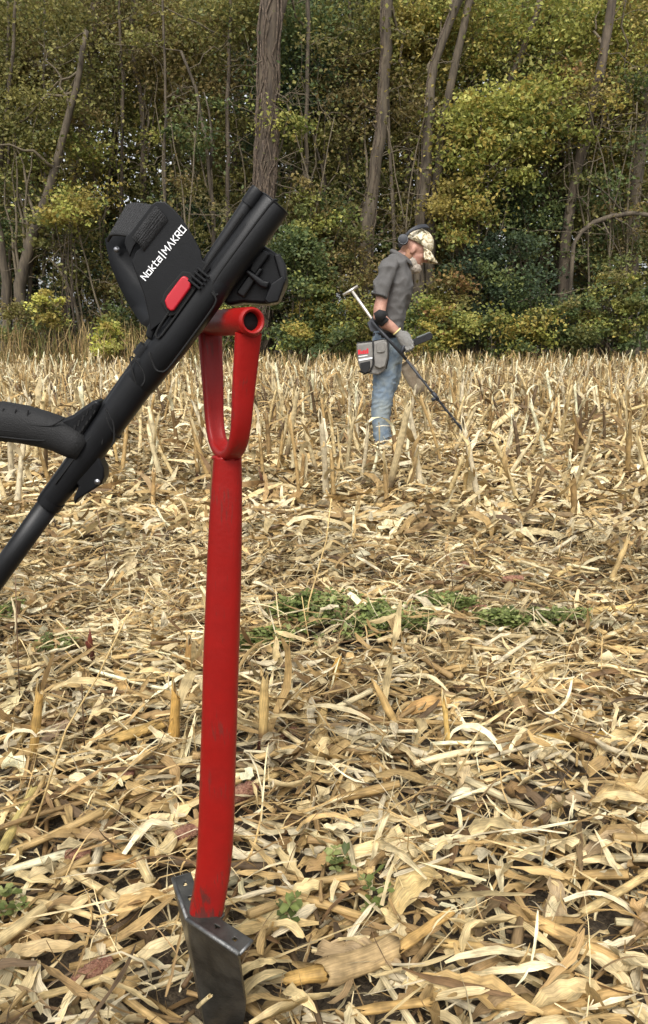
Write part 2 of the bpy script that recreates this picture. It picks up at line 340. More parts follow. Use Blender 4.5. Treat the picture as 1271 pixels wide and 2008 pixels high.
# ------------------------------------------------------------------ standing corn stubs
def stub_arrays(rng, hgt_, r, lean, dark, nleaf, cols, K=7, n=6, leafL=(0.1, 0.34), bend=0.0):
    """one cut stalk: (stalk arrays, leaf arrays)"""
    s = np.linspace(0, 1, K + 1); la = rng.random() * 6.3
    z = -0.04 + s * (hgt_ + 0.04); off = lean * s * hgt_ + bend * s * s * hgt_
    c = np.stack([np.cos(la) * off, np.sin(la) * off, z], -1)
    node = 0.5 + 0.5 * np.cos((z / 0.11 + rng.random()) * 2 * np.pi); rr = r * (1 - 0.25 * s) * (1 + 0.22 * node ** 8) * (1 + 0.06 * (rng.random(K + 1) - 0.5))
    q = np.arange(n) * 2 * np.pi / n
    v = c[:, None] + np.stack([np.cos(q)[None] * rr[:, None], np.sin(q)[None] * rr[:, None], np.zeros((K + 1, n))], -1)
    cut = rng.normal(0, 1, 2) * 0.9; v[-1, :, 2] += (np.cos(q) * cut[0] + np.sin(q) * cut[1]) * r * 1.5 + rng.normal(0, 0.006, n)
    inner = v[-1].copy(); inner[:, :2] = c[-1, :2] + (inner[:, :2] - c[-1, :2]) * 0.55; inner[:, 2] -= 0.012
    v = np.concatenate([v, inner[None]]); K += 1
    vid = np.arange((K + 1) * n).reshape(K + 1, n); nxt = np.roll(vid, -1, 1)
    F = np.stack([vid[:-1], nxt[:-1], nxt[1:], vid[1:]], -1).reshape(-1, 4)
    base = np.array(cols); dk = np.array(lin(74, 40, 30)[:3])
    zz = np.concatenate([z, z[-1:]]); m = np.clip((dark - zz) / 0.02, 0, 1)[:, None]
    cc = base[None] * (1 - m) + dk[None] * m; cc = cc * (0.86 + 0.28 * rng.random((K + 1, 1)))
    cc = np.repeat(cc, n, 0); cc[-n:] = np.array(lin(240, 222, 178)[:3])
    uv = np.stack([np.broadcast_to((zz * 9)[:, None], (K + 1, n)), np.broadcast_to(q[None] * r * 25, (K + 1, n))], -1).reshape(-1, 2)
    st = (v.reshape(-1, 3), F, cc, uv)
    if not nleaf: return st, None
    ks = rng.random(nleaf) * 0.8 + 0.15; pos = np.stack([np.interp(ks, s, c[:, i]) for i in range(3)], -1)
    yaw = rng.random(nleaf) * 6.3; L = leafL[0] + (leafL[1] - leafL[0]) * rng.random(nleaf)
    lf = strips(rng, pos, yaw, rng.normal(0.4, 0.8, nleaf), L, 0.010 + 0.022 * rng.random(nleaf), rng.normal(0.9, 1.1, nleaf), rng.normal(0, 0.5, nleaf),
                rng.normal(0, 0.6, nleaf), rng.normal(0, 1.6, nleaf), 6, 2, rng.normal(0, 0.3, nleaf), pick_cols(rng, nleaf, 0.55, 0.32), base=True, rag=0.35, taper=0.35)
    return st, lf
rs = np.random.default_rng(33)
PROTO = []
for k in range(16):
    h_ = 0.26 + 0.26 * rs.random(); st, lf = stub_arrays(rs, h_, 0.012 + 0.008 * rs.random(), abs(rs.normal(0, 0.16)), -1 if rs.random() < 0.72 else 0.08 + 0.06 * rs.random(), rs.integers(3, 6), pick_cols(rs, 1, 0.36, 0.54)[0], bend=rs.normal(0, 0.12))
    PROTO.append((h_, mesh_arrays('stalk', *st[:2], M_litter, *st[2:]), [mesh_arrays('leaf', lf[0][j * 14:j * 14 + 14], lf[1][:6], M_litter, lf[2][j * 14:j * 14 + 14], lf[3][j * 14:j * 14 + 14]) for j in range(len(lf[0]) // 14)], st, lf))
spots = []
for k in range(-2, 24):
    y0 = 4.05 + 0.72 * k
    if y0 > 21.2: break
    x = -0.5 * y0 - 1
    while x < 0.5 * y0 + 1:
        x += 0.05 + 0.155 * rs.random()
        surv = 0.8 if y0 > 4.5 else 0.5 if y0 > 4 else 0.13
        if rs.random() < surv: spots.append((x, y0 + rs.normal(0, 0.1) + 0.03 * x, k))
sp2 = []
for x, y, k in spots:
    px, py = topx((x, y, 0.15))
    if 5.3 < y < 6.15 and 722 < px < 775 and rs.random() < 0.75: continue      # the view of the boots stays fairly open
    if 4.3 < y < 5.95 and 800 < px < 965 and rs.random() < 0.7: continue       # and the swung detector too
    if abs(y - 6.18) < 0.32 and 715 < px < 785: continue
    sp2.append((x, y, k, px))
inview = [s for s in sp2 if -15 < s[3] < 1286]; inview.sort(key=lambda s: s[1])
single = set(id(s) for s in inview[:285])
rows = {}
for s in sp2:
    if id(s) in single: rows.setdefault(s[2], []).append(s)
ORD = ['first', 'second', 'third', 'fourth', 'fifth', 'sixth', 'seventh', 'eighth', 'ninth', 'tenth', 'eleventh', 'twelfth', 'thirteenth', 'fourteenth', 'fifteenth', 'sixteenth', 'seventeenth', 'eighteenth', 'nineteenth', 'twentieth']
def ordn(i):
    if i < 20: return ORD[i]
    t = {2: 'twent', 3: 'thirt', 4: 'fort', 5: 'fift'}[(i + 1) // 10]
    return t + 'ieth' if (i + 1) % 10 == 0 else t + 'y-' + ORD[(i + 1) % 10 - 1]
ROWN = {k: d for k, d in enumerate(['nearest standing stubble row', 'second standing row from the camera', 'stubble row just in front of the man', 'stubble row level with the man', 'first stubble row behind the man', 'second row behind the man', 'third row behind the man', 'fourth row behind the man', 'fifth row behind the man', 'sixth row behind the man', 'seventh row behind the man', 'eighth row behind the man'])}
ROWN[-2] = 'sparse row just beyond the clover'; ROWN[-1] = 'second sparse row beyond the clover'
def add_stub(name, proto, x, y, sc, rz, label, grp, leafed=True):
    h_, me, ml, st, lf = PROTO[proto]
    o = bpy.data.objects.new(name, me); COL.objects.link(o); o.location = (x, y, hz(x, y)); o.rotation_euler = (rs.normal(0, 0.14), rs.normal(0, 0.14), rz); o.scale = (sc, sc, sc)
    tag(o, label, 'corn stalk', grp)
    if leafed:
        for m_ in ml: c = bpy.data.objects.new('leaf', m_); COL.objects.link(c); c.parent = o
    return o
for k, rr in rows.items():
    rr.sort(key=lambda s: s[3]); n = len(rr)
    for i, (x, y, _, px) in enumerate(rr):
        q = 'from left' if i <= n - 1 - i else 'from right'; j = min(i, n - 1 - i)
        add_stub('corn_stub', int(rs.integers(0, 16)), x, y, (0.8 + 0.4 * rs.random()) * (0.6 if k < 0 else 1), rs.random() * 6.3, f'dry corn stub, {ordn(j)} {q} in {ROWN.get(k, "far row")}', 'standing corn stubs in rows')
rest = []
for s in sp2:
    if id(s) in single: continue
    x, y = s[0], s[1]; pr = PROTO[int(rs.integers(0, 16))]; a = rs.random() * 6.3; sc = 0.62 + 0.5 * rs.random(); ca, sa = math.cos(a) * sc, math.sin(a) * sc
    tx, ty = rs.normal(0, 0.2, 2)
    l4 = pr[4]; nl = 14 * 3; l4 = (l4[0][:nl], l4[1][:18], l4[2][:nl], l4[3][:nl])
    for ar in (pr[3], l4):
        v = ar[0]; w = np.stack([x + v[:, 0] * ca - v[:, 1] * sa + tx * v[:, 2], y + v[:, 0] * sa + v[:, 1] * ca + ty * v[:, 2], hz(x, y) + v[:, 2] * sc], -1)
        rest.append((w, ar[1], ar[2], ar[3]))
V, F, C, U = cat(rest)
tag(link('corn_stubble', mesh_arrays('corn_stubble', V, F, M_litter, C, U)), 'distant standing corn stubble massed toward the wood edge', 'stubble', kind='stuff')
print('stubs single', len(single), 'rest', len(rest) // 2)

# single stubs close to the camera, each with its own shape
NEAR = [ # base px, base py, height m, radius, lean to px, dark base height, leaves, tone, label
    (515, 1498, 0.21, 0.0125, 522, 0.10, 3, lin(214, 182, 120), 'corn stub with a dark maroon foot, right beside the red shaft'),
    (338, 1478, 0.17, 0.0135, 352, -1, 4, lin(206, 164, 92), 'golden leafy corn stub standing just left of the red shaft'),
    (652, 1352, 0.08, 0.0155, 660, -1, 1, lin(196, 154, 80), 'short thick golden corn stub in front of the clover'),
    (772, 1306, 0.07, 0.015, 768, -1, 3, lin(190, 150, 92), 'squat split corn stub at the clover edge with a bent leaf'),
    (882, 1492, 0.15, 0.007, 866, -1, 2, lin(222, 186, 112), 'thin pale broken stem standing right of the curled husk heap'),
    (1131, 1418, 0.06, 0.011, 1130, 0.05, 0, lin(96, 66, 48), 'short dark stub poking from the mat near the photo\'s right side'),
    (976, 962, 0.34, 0.012, 986, 0.11, 0, lin(232, 206, 146), 'pale slender corn stub with a dark red foot'),
    (1128, 1012, 0.25, 0.019, 1118, -1, 5, lin(150, 122, 78), 'thick brown leafy stub in the dark clump at right'),
    (1190, 1150, 0.22, 0.012, 1224, -1, 4, lin(206, 178, 124), 'leaning straw coloured stub near the photo\'s right edge'),
    (1032, 1004, 0.27, 0.013, 1060, -1, 5, lin(140, 116, 78), 'weathered corn stub left of the thick brown one'),
    (908, 985, 0.3, 0.013, 914, 0.05, 3, lin(196, 166, 110), 'tan corn stub below the held detector\'s search coil'),
    (760, 1000, 0.28, 0.013, 752, -1, 4, lin(178, 148, 100), 'ragged tan stub below the man\'s boots'),
    (800, 980, 0.25, 0.013, 812, -1, 4, lin(168, 140, 94), 'ragged stub just right of the one below the boots'),
    (655, 990, 0.3, 0.014, 650, -1, 4, lin(190, 160, 108), 'tall tan stub halfway between shovel yoke and the man'),
    (521, 985, 0.21, 0.011, 512, 0.2, 2, lin(130, 96, 70), 'brown corn stub just right of the shovel yoke'),
    (590, 972, 0.26, 0.013, 596, -1, 4, lin(184, 150, 98), 'leafy corn stub second to the right of the yoke'),
    (300, 1000, 0.26, 0.013, 306, 0.07, 3, lin(186, 152, 100), 'corn stub with dark foot between detector shaft and yoke'),
    (235, 930, 0.3, 0.013, 226, -1, 2, lin(216, 184, 124), 'pale leaning stub right under the black detector shaft'),
    (60, 1490, 0.2, 0.012, 92, -1, 4, lin(196, 160, 96), 'slanting corn stub near the photo\'s left edge'),
    (365, 1330, 0.13, 0.016, 378, -1, 4, lin(170, 134, 82), 'brown bent stub hugging the red shaft\'s left side'),
    (185, 1310, 0.12, 0.012, 178, 0.11, 3, lin(120, 60, 44), 'reddish brown stub beside the shady clover at left'),
    (790, 1452, 0.13, 0.012, 742, -1, 3, lin(204, 170, 112), 'kinked corn stub under the curled husk heap'),
]
for i, (bx, by, h_, r, tx, dk, nl, tone, lab) in enumerate(NEAR):
    g = G(bx, by); rr_ = np.random.default_rng(100 + i); lean = (tx - bx) * mpp(g) / h_
    st, lf = stub_arrays(rr_, h_, r, 0.0, dk, nl, tone[:3], K=12, n=10, leafL=(0.1, 0.3))
    st[0][:, 0] += lean * st[0][:, 2]
    z0 = hz(g.x, g.y); o = link('corn_stub', mesh_arrays('corn_stub', *st[:2], M_litter, *st[2:])); o.location = (g.x, g.y, z0); tag(o, lab, 'corn stalk', 'standing corn stubs close by')
    if lf:
        lf[0][:, 0] += lean * lf[0][:, 2]; per = 14
        for j in range(nl):
            a = slice(j * per, j * per + per); c = link('leaf', mesh_arrays('leaf', lf[0][a], lf[1][:6], M_litter, lf[2][a], lf[3][a])); c.parent = o

# ------------------------------------------------------------------ fallen stalk pieces lying on the mat
def fallen(x1, y1, x2, y2, wpx, tone, label, z1=0.035, z2=0.035, dark=None, grp='fallen corn stalks', nodes=True):
    a, b = G(x1, y1, z1), G(x2, y2, z2); r = wpx * 0.5 * mpp((a + b) / 2); rr_ = np.random.default_rng(int(x1 * 7 + y1 * 3 + x2) % 99991)
    K, n = 14, 12; t = (b - a); L = t.length; t.normalize(); s_ = t.cross(Vector((0, 0, 1))).normalized(); u = s_.cross(t)
    V = []; C = []; U = []; ph = rr_.random(); bend = rr_.normal(0, 0.02)
    ss = [0.0, 0.0] + list(np.linspace(0, 1, K + 1)) + [1.0, 1.0]; sh = [0.55, 0.85] + [1] * (K + 1) + [0.85, 0.5]
    for i, (s, f) in enumerate(zip(ss, sh)):
        c = a + t * (L * s) + s_ * (bend * L * 4 * s * (1 - s)); nd = (0.5 + 0.5 * math.cos((s * L / 0.12 + ph) * 2 * math.pi)) ** 10 if nodes else 0
        if i == 0: c = c + t * 0.008
        if i == len(ss) - 1: c = c - t * 0.008
        for k in range(n):
            q = 2 * math.pi * k / n; rr = r * f * (1 + 0.2 * nd + 0.07 * math.sin(3 * q + ph * 9) + rr_.normal(0, 0.015)); 
            jag = t * (rr_.normal(0, 0.006) if i in (1, 2, len(ss) - 2, len(ss) - 3) else 0)
            V.append(c + s_ * math.cos(q) * rr + u * math.sin(q) * rr * 0.85 + jag)
            cc = np.array(tone[:3]) * (0.9 + 0.2 * rr_.random()) * (1 - 0.25 * nd)
            if dark and ((dark < 0 and s < -dark) or (dark > 0 and s > 1 - dark)): cc = cc * 0.3
            if i in (0, len(ss) - 1): cc = np.array(lin(214, 190, 140)[:3])
            C.append(cc); U.append((s * L * 9, q * r * 25))
    m = len(ss); F = [(i * n + k, i * n + (k + 1) % n, (i + 1) * n + (k + 1) % n, (i + 1) * n + k) for i in range(m - 1) for k in range(n)]
    for e in (0, m - 1): F += [(e * n, e * n + k, e * n + k + 1, e * n + k + 2) for k in range(1, n - 2, 2)]
    V = np.array([tuple(p) for p in V]); base = np.array(tuple(a)); base[2] = 0
    o = link('corn_stalk', mesh_arrays('corn_stalk', V - base, np.array(F), M_litter, np.array(C), np.array(U))); o.location = base
    return tag(o, label, 'corn stalk', grp)
for a in [
    (632, 1908, 768, 1858, 50, lin(190, 162, 116), 'thick grey-tan stalk section lying at the bottom centre'),
    (566, 1922, 634, 1908, 30, lin(210, 170, 100), 'stalk stump with blackened joint behind the thick section'),
    (1000, 1778, 1214, 1886, 28, lin(222, 184, 122), 'long tan stalk lying slantwise at bottom right'),
    (940, 1745, 1000, 1780, 24, lin(110, 84, 58), 'dark rotten stalk end touching the long slanting stalk'),
    (868, 1850, 1012, 1862, 17, lin(226, 190, 124), 'slim pale stalk just above the thick grey-tan section'),
    (780, 1862, 884, 1788, 20, lin(214, 174, 108), 'slanted stalk leaning up over the slim pale one'),
    (2, 1668, 66, 1548, 20, lin(204, 184, 116), 'yellow-green stalk slanting up at the left edge'),
    (124, 1556, 322, 1622, 12, lin(206, 178, 122), 'thin long stalk lying left of the red shaft'),
    (228, 1448, 322, 1418, 22, lin(208, 172, 104), 'golden stalk lying against the leafy stub left of shaft'),
    (208, 1684, 284, 1694, 26, lin(190, 148, 90), 'short round golden stalk piece left of the foot plates'),
    (596, 1398, 650, 1502, 24, lin(226, 198, 142), 'split pale stalk sloping down in the centre'),
    (636, 1382, 652, 1490, 20, lin(222, 190, 128), 'pale stalk beside the split one, nearly upright'),
    (700, 1470, 762, 1530, 18, lin(196, 160, 104), 'tan stalk lying under the curled husk heap'),
    (1048, 1448, 1190, 1442, 20, lin(212, 172, 96), 'golden stalk lying level at right middle'),
    (756, 1140, 786, 1206, 20, lin(232, 206, 150), 'cream stalk pointing into the clover from behind'),
    (1140, 1200, 1290, 1186, 14, lin(226, 192, 124), 'straw stalk entering from the right edge by the clover'),
    (820, 1088, 905, 1083, 10, lin(228, 208, 160), 'thin very pale stalk lying beyond the clover'),
    (1090, 1130, 1190, 1080, 9, lin(220, 190, 128), 'thin stalk lying slantwise near the leaning stub'),
    (640, 1120, 745, 1082, 8, lin(206, 178, 122), 'thin straw stem behind the clover at centre'),
    (1170, 1262, 1300, 1290, 16, lin(224, 192, 130), 'stalk lying in front of the clover by right edge'),
    (930, 1660, 1010, 1610, 12, lin(190, 156, 104), 'short brown stem lying above the dark rotten end'),
    (1140, 1790, 1290, 1700, 16, lin(226, 198, 140), 'pale stalk rising to the right edge above the long stalk'),
    (1010, 1375, 1120, 1395, 11, lin(206, 172, 110), 'thin tan stem lying beside the short dark stub'),
    (60, 1420, 12, 1500, 16, lin(190, 166, 112), 'olive tinted stalk slanting near the left edge'),
    (450, 1560, 540, 1520, 14, lin(216, 186, 126), 'pale stem passing behind the red shaft to its right'),
    (40, 1760, 190, 1800, 12, lin(220, 194, 140), 'thin cream stem lying at lower left'),
    (120, 1700, 240, 1770, 16, lin(226, 200, 148), 'cream stalk lying slantwise at lower left'),
    (60, 1960, 240, 1905, 14, lin(220, 192, 134), 'pale stalk along the bottom left edge'),
    (1060, 1990, 1230, 1940, 22, lin(206, 170, 112), 'tan stalk at the bottom right corner'),
    (700, 1985, 840, 1965, 18, lin(196, 160, 100), 'tan stalk half hidden at the bottom edge'),
    (560, 1020, 690, 1012, 9, lin(190, 158, 104), 'brown stem lying in front of the leafy stubs'),
]: fallen(*a)
fallen(1040, 872, 1275, 792, 7, lin(236, 210, 150), 'long pale stalk propped up aslant in the stubble at right', 0.06, 0.30)
fallen(930, 868, 1012, 802, 13, lin(240, 218, 166), 'broken pale stalk leaning up right of the search coil', 0.05, 0.28)
fallen(388, 1975, 412, 1953, 9, lin(226, 206, 158), 'small pale straw stem poking up before the shovel blade', 0.06, 0.12, nodes=False)

# ------------------------------------------------------------------ large single husks and leaf blades
TONES = {'pale cream': CREAM, 'tan': TAN, 'grey-brown': BROWN}
def husk(px, py, L, Wd, yaw, pitch, curl, side, roll, twist, cup, tone, label, z=0.05, name='corn_husk', K=12, cross=5, taper=0.5, grp='loose corn husks'):
    g = G(px, py, z); rr_ = np.random.default_rng(int(px * 31 + py * 17) % 99991); a = lambda v: np.array([float(v)]); Wd *= 0.68; L *= 0.86
    v, F, C, U = strips(rr_, np.zeros((1, 3)), a(yaw), a(pitch), a(L), a(Wd), a(curl), a(side), a(roll), a(twist), K, cross, a(cup), np.array([tone[:3]]) * 0.84, taper=taper, rag=0.16, crump=0.2)
    v = v.reshape(K + 1, cross, 3); v[:, :, 2] += 0.02 * Wd / 0.05 * (rr_.random((K + 1, cross)) - 0.5) * 0.5; v = v.reshape(-1, 3)
    o = link(name, mesh_arrays(name, v, F, M_litter, C, U)); zz = max(hz(g.x, g.y) + 0.004 - v[:, 2].min() * 0.75, z * 0.6); o.location = (g.x, g.y, zz)
    return tag(o, label, 'corn husk', grp)
for a in [
    (640, 1640, 0.16, 0.035, 2.6, 0.2, 1.6, -1.0, 0.3, 0.8, 0.4, lin(246, 226, 172), 'cream curling leaf with hooked end right of the shaft'),
    (890, 1640, 0.17, 0.04, 0.1, 0.1, 0.8, 0.4, 0.2, 0.4, 0.8, lin(248, 230, 182), 'long cream husk lying level right of centre'),
    (810, 1730, 0.16, 0.06, 0.6, 0.15, 1.4, -0.5, 0.2, -0.5, 0.7, lin(236, 208, 146), 'wide arched golden husk near bottom centre'),
    (545, 1770, 0.17, 0.035, 0.35, 0.1, 0.5, 0.2, 0.3, 0.3, 0.5, lin(244, 222, 164), 'broad cream blade pointing at the foot plates'),
    (585, 1745, 0.12, 0.05, 0.5, 0.25, 1.0, 0.3, -0.4, 0.6, 0.7, lin(238, 214, 156), 'cupped cream husk above the foot plate clover'),
    (1225, 1545, 0.17, 0.055, 0.05, 0.12, 1.0, 0.1, 0.15, 0.2, 0.6, lin(234, 202, 140), 'wide tan husk at the right edge halfway up'),
    (1100, 1560, 0.15, 0.045, 0.2, 0.05, 0.7, 0.2, 0.1, 0.2, 0.5, lin(190, 166, 128), 'grey-tan flattened husk right of centre'),
    (905, 1500, 0.12, 0.05, 1.5, 0.4, 1.0, 0.2, 0.5, 0.7, 0.5, lin(226, 202, 156), 'torn whitish husk standing on edge by the thin stem'),
    (830, 1390, 0.2, 0.045, 0.2, 0.3, 2.0, 0.5, 0.5, 0.5, 0.8, lin(214, 170, 108), 'large amber curled husk heaped below the clover'),
    (770, 1320, 0.2, 0.05, -0.2, 0.3, 2.2, 0.6, 0.2, 1.0, 0.6, lin(246, 224, 170), 'cream husk arching in front of the clover centre'),
    (880, 1285, 0.16, 0.04, 0.3, 0.3, 2.4, 0.2, 0.6, 0.6, 0.8, lin(240, 216, 164), 'cream rolled husk in front of the clover right part'),
    (1110, 1350, 0.24, 0.036, 0.15, 0.15, 1.2, -0.4, 0.4, 0.5, 0.8, lin(200, 158, 100), 'long amber arched husk at right middle'),
    (960, 1192, 0.3, 0.035, 0.05, 0.08, 0.8, 0.2, 0.3, 0.6, 0.4, lin(248, 232, 184), 'long cream blade lying along the far clover edge'),
    (1030, 1222, 0.25, 0.04, -0.1, 0.1, 0.9, -0.3, 0.2, 0.5, 0.5, lin(246, 226, 176), 'cream blade lying across the clover at right'),
    (250, 1105, 0.17, 0.07, 1.35, 0.35, 0.5, 0.1, 0.5, 0.4, 0.7, lin(236, 214, 168), 'upright pale oval husk left of the red shaft'),
    (700, 1072, 0.2, 0.05, 0.9, 0.4, 0.6, 0.2, 0.3, 0.5, 0.7, lin(244, 218, 158), 'pale pointed husk standing open beyond the clover'),
    (240, 1330, 0.2, 0.045, -1.1, -0.15, 0.3, 0.1, 0.3, 0.2, 0.4, lin(206, 170, 112), 'wide tan blade sloping down beside reddish stub'),
    (95, 1400, 0.13, 0.06, 0.3, 0.2, 0.9, 0.1, 0.2, 0.4, 0.6, lin(200, 168, 126), 'dull tan cupped husk near the left edge'),
    (10, 1380, 0.18, 0.04, 1.2, 0.5, 0.8, 0.2, 0.6, 0.4, 0.4, lin(246, 228, 176), 'cream leaf standing up at the very left edge'),
    (210, 1530, 0.13, 0.022, 0.6, 0.25, 0.7, 0.2, 0.3, 0.6, 0.3, lin(244, 216, 148), 'narrow pale blade slanting left of the shaft'),
    (110, 1420, 0.09, 0.04, 0.9, 0.3, 0.6, 0.1, 0.3, 0.3, 0.5, lin(204, 174, 142), 'small pinkish tan husk at left'),
    (480, 1890, 0.13, 0.02, 0.4, 0.3, 2.0, 0.4, 0.3, 1.0, 0.3, lin(240, 214, 156), 'thin curled cream strip touching the blade\'s right edge'),
    (520, 1800, 0.2, 0.03, 0.1, 0.05, 0.4, 0.2, 0.2, 0.3, 0.4, lin(226, 196, 136), 'tan blade lying behind the right foot plate'),
    (700, 1850, 0.16, 0.05, -0.3, 0.1, 0.7, 0.2, 0.2, 0.3, 0.4, lin(188, 162, 122), 'dull tan blade above the thick stalk section'),
    (920, 1930, 0.22, 0.06, -0.35, 0.1, 0.6, 0.2, 0.2, 0.3, 0.6, lin(214, 180, 120), 'broad tan husk along the bottom edge right of centre'),
    (1110, 1940, 0.16, 0.045, 0.1, 0.2, 2.2, 0.3, 0.3, 0.5, 0.6, lin(236, 208, 152), 'rolled cream husk near the bottom right corner'),
    (1085, 1760, 0.14, 0.05, 1.3, 0.5, 0.9, 0.1, 0.4, 0.5, 0.6, lin(196, 172, 134), 'grey-tan husk standing up above the long stalk'),
    (1010, 1620, 0.13, 0.03, 1.2, 0.4, 1.1, 0.2, 0.3, 0.6, 0.4, lin(226, 196, 140), 'upright curled strip right of the long cream husk'),
    (690, 1530, 0.14, 0.035, 0.5, 0.2, 1.2, 0.2, 0.3, 0.6, 0.5, lin(232, 204, 148), 'cream strip below the split pale stalk'),
    (760, 1590, 0.2, 0.03, -0.5, 0.1, 1.0, 0.3, 0.2, 0.6, 0.4, lin(240, 214, 158), 'long pale strip trailing down right of the hooked leaf'),
    (1180, 1640, 0.16, 0.04, 0.5, 0.15, 0.9, 0.3, 0.2, 0.4, 0.5, lin(190, 164, 124), 'grey-tan strip by the right edge, low'),
    (60, 1850, 0.16, 0.04, 0.2, 0.1, 1.2, 0.5, 0.2, 0.6, 0.5, lin(226, 198, 146), 'pale husk by the lower left edge'),
    (300, 1850, 0.15, 0.03, 0.5, 0.2, 1.8, 0.6, 0.3, 1.0, 0.4, lin(240, 218, 168), 'pale curled strip just left of the shovel blade'),
    (160, 1620, 0.17, 0.035, -0.3, 0.1, 0.8, 0.2, 0.2, 0.4, 0.4, lin(186, 156, 112), 'dull blade under the thin long stalk'),
]: husk(*a)
# leaf scraps that can be told apart one by one, ranked along bands of the photo
BANDS = [(1940, 2008, 'along the bottom edge'), (1840, 1940, 'level with the shovel blade'), (1720, 1840, 'level with the foot plates'), (1600, 1720, 'above foot plate height'), (1480, 1600, 'level with the lower red shaft'), (1340, 1480, 'just nearer than the clover')]
rh = np.random.default_rng(71); byb = {}
for i in range(150):
    b = int(rh.integers(0, 6)); byb.setdefault((b, ['pale cream', 'tan', 'grey-brown'][int(rh.choice(3, p=[0.5, 0.3, 0.2]))]), []).append((rh.uniform(0, 1271), rh.uniform(BANDS[b][0], BANDS[b][1])))
for (b, tn), L_ in byb.items():
    L_ = sorted(p for p in L_ if not (300 < p[0] < 500 and p[1] > 1700))
    for i, (px, py) in enumerate(L_):
        t = TONES[tn][int(rh.integers(0, 4))]
        husk(px, py, rh.uniform(0.06, 0.15), rh.uniform(0.01, 0.03), rh.normal(0.15, 0.7), rh.normal(0.1, 0.2), rh.normal(0.9, 0.8), rh.normal(0, 0.7), rh.normal(0.1, 0.5), rh.normal(0, 1.3), rh.normal(0.4, 0.6), t,
             f'{tn} corn leaf, {ordn(i)} from left {BANDS[b][2]}', 0.055, 'corn_leaf', 8, 3, grp='loose corn leaves close by')

# ------------------------------------------------------------------ bare red corn cobs
M_cob = mat('dry red cob', lin(104, 58, 44), 0.9, 0, 140, 0.8, 300, color2=lin(176, 134, 106))
def cob(px, py, yaw, L, r, label, z=0.03):
    g = G(px, py, z); mb = MB(); n, K = 16, 18; rings = []
    d = Vector((math.cos(yaw), math.sin(yaw), 0.08)); s_ = Vector((-math.sin(yaw), math.cos(yaw), 0)); u = Vector((0, 0, 1))
    for i in range(K + 1):
        s = i / K; f = math.sin(math.pi * (0.12 + 0.8 * s)) ** 0.35
        rings.append([d * (L * (s - 0.5)) + (s_ * math.cos(2 * math.pi * k / n) + u * math.sin(2 * math.pi * k / n)) * r * f * (1.0 + (0.1 if (k + i) % 2 else -0.07) + random.uniform(-0.05, 0.05)) for k in range(n)])
    mb.rings(rings); o = part('corn_cob', mb, M_cob); o.location = (g.x, g.y, hz(g.x, g.y) + z + r * 0.5)
    tag(o, label, 'corn cob', 'red corn cobs')
cob(358, 1637, 0.4, 0.06, 0.014, 'red corn cob lying just left of the lower red shaft', 0.045)
cob(474, 1562, 0.6, 0.07, 0.016, 'red corn cob peeping out right of the lower shaft', 0.04)
cob(920, 1190, 0.2, 0.13, 0.016, 'rusty red corn cob lying at the far clover edge', 0.05)
cob(1006, 1131, -0.1, 0.08, 0.014, 'small reddish cob beyond the clover at right', 0.05)
cob(910, 1104, 0.9, 0.08, 0.016, 'reddish cob near the thin very pale stalk', 0.05)
cob(238, 1510, 0.05, 0.055, 0.013, 'brown-red cob lying left under the golden stalk', 0.045)
cob(152, 1660, 0.05, 0.045, 0.011, 'small dark red cob at lower left', 0.045)
cob(562, 1442, 0.3, 0.05, 0.014, 'dark red cob tucked beside the maroon-footed stub', 0.03)
cob(180, 1893, 0.7, 0.06, 0.014, 'pinkish cob in a torn husk at lower left', 0.04)

# ------------------------------------------------------------------ clover
def clover(rng, spots_, per, size):
    Vs, Fs, Cs, b = [], [], [], 0
    pal = np.array([lin(96, 106, 54)[:3], lin(112, 122, 66)[:3], lin(132, 138, 84)[:3], lin(80, 90, 46)[:3]])
    for (g, rx, ry) in spots_:
        for _ in range(per):
            a, rad = rng.random() * 6.3, math.sqrt(rng.random()); c = np.array([g.x + math.cos(a) * rad * rx, g.y + math.sin(a) * rad * ry, 0]); c[2] = hz(c[0], c[1]) + 0.045 + 0.05 * rng.random()
            col = pal[rng.integers(0, 4)] * (0.8 + 0.5 * rng.random()); ps = rng.random() * 6.3; tilt = rng.normal(0, 0.35, 2); s = size * (0.7 + 0.6 * rng.random())
            for k in range(3):
                q = ps + k * 2.09; d = np.array([math.cos(q), math.sin(q), tilt[0] * math.cos(q) + tilt[1] * math.sin(q)]); e = np.array([-math.sin(q), math.cos(q), 0.0])
                up = np.array([0, 0, 0.22]) * s
                Vs.append(np.array([c, c + d * s * 0.5 + e * s * 0.42 + up, c + d * s * 1.0 + e * s * 0.26 + up * .6, c + d * s * 0.92, c + d * s * 1.0 - e * s * 0.26 + up * .6, c + d * s * 0.5 - e * s * 0.42 + up]))
                Fs.append(np.array([[0, 3, 2, 1], [0, 5, 4, 3]]) + b); b += 6; Cs.append(np.repeat(col[None], 6, 0))
    return np.concatenate(Vs), np.concatenate(Fs), np.concatenate(Cs)
rc = np.random.default_rng(9)
sp_ = []
for a, b_, c, e in CLV[:7]:
    g = G(a, b_); d = (G(a, b_ - e) - G(a, b_ + e)).y / 2; sp_.append((g, c * mpp(g), d))
V, F, C = clover(rc, sp_, 190, 0.019)
tag(link('clover', mesh_arrays('clover', V, F, M_green, C)), 'band of low green clover growing through the dry leaves', 'clover', kind='stuff')
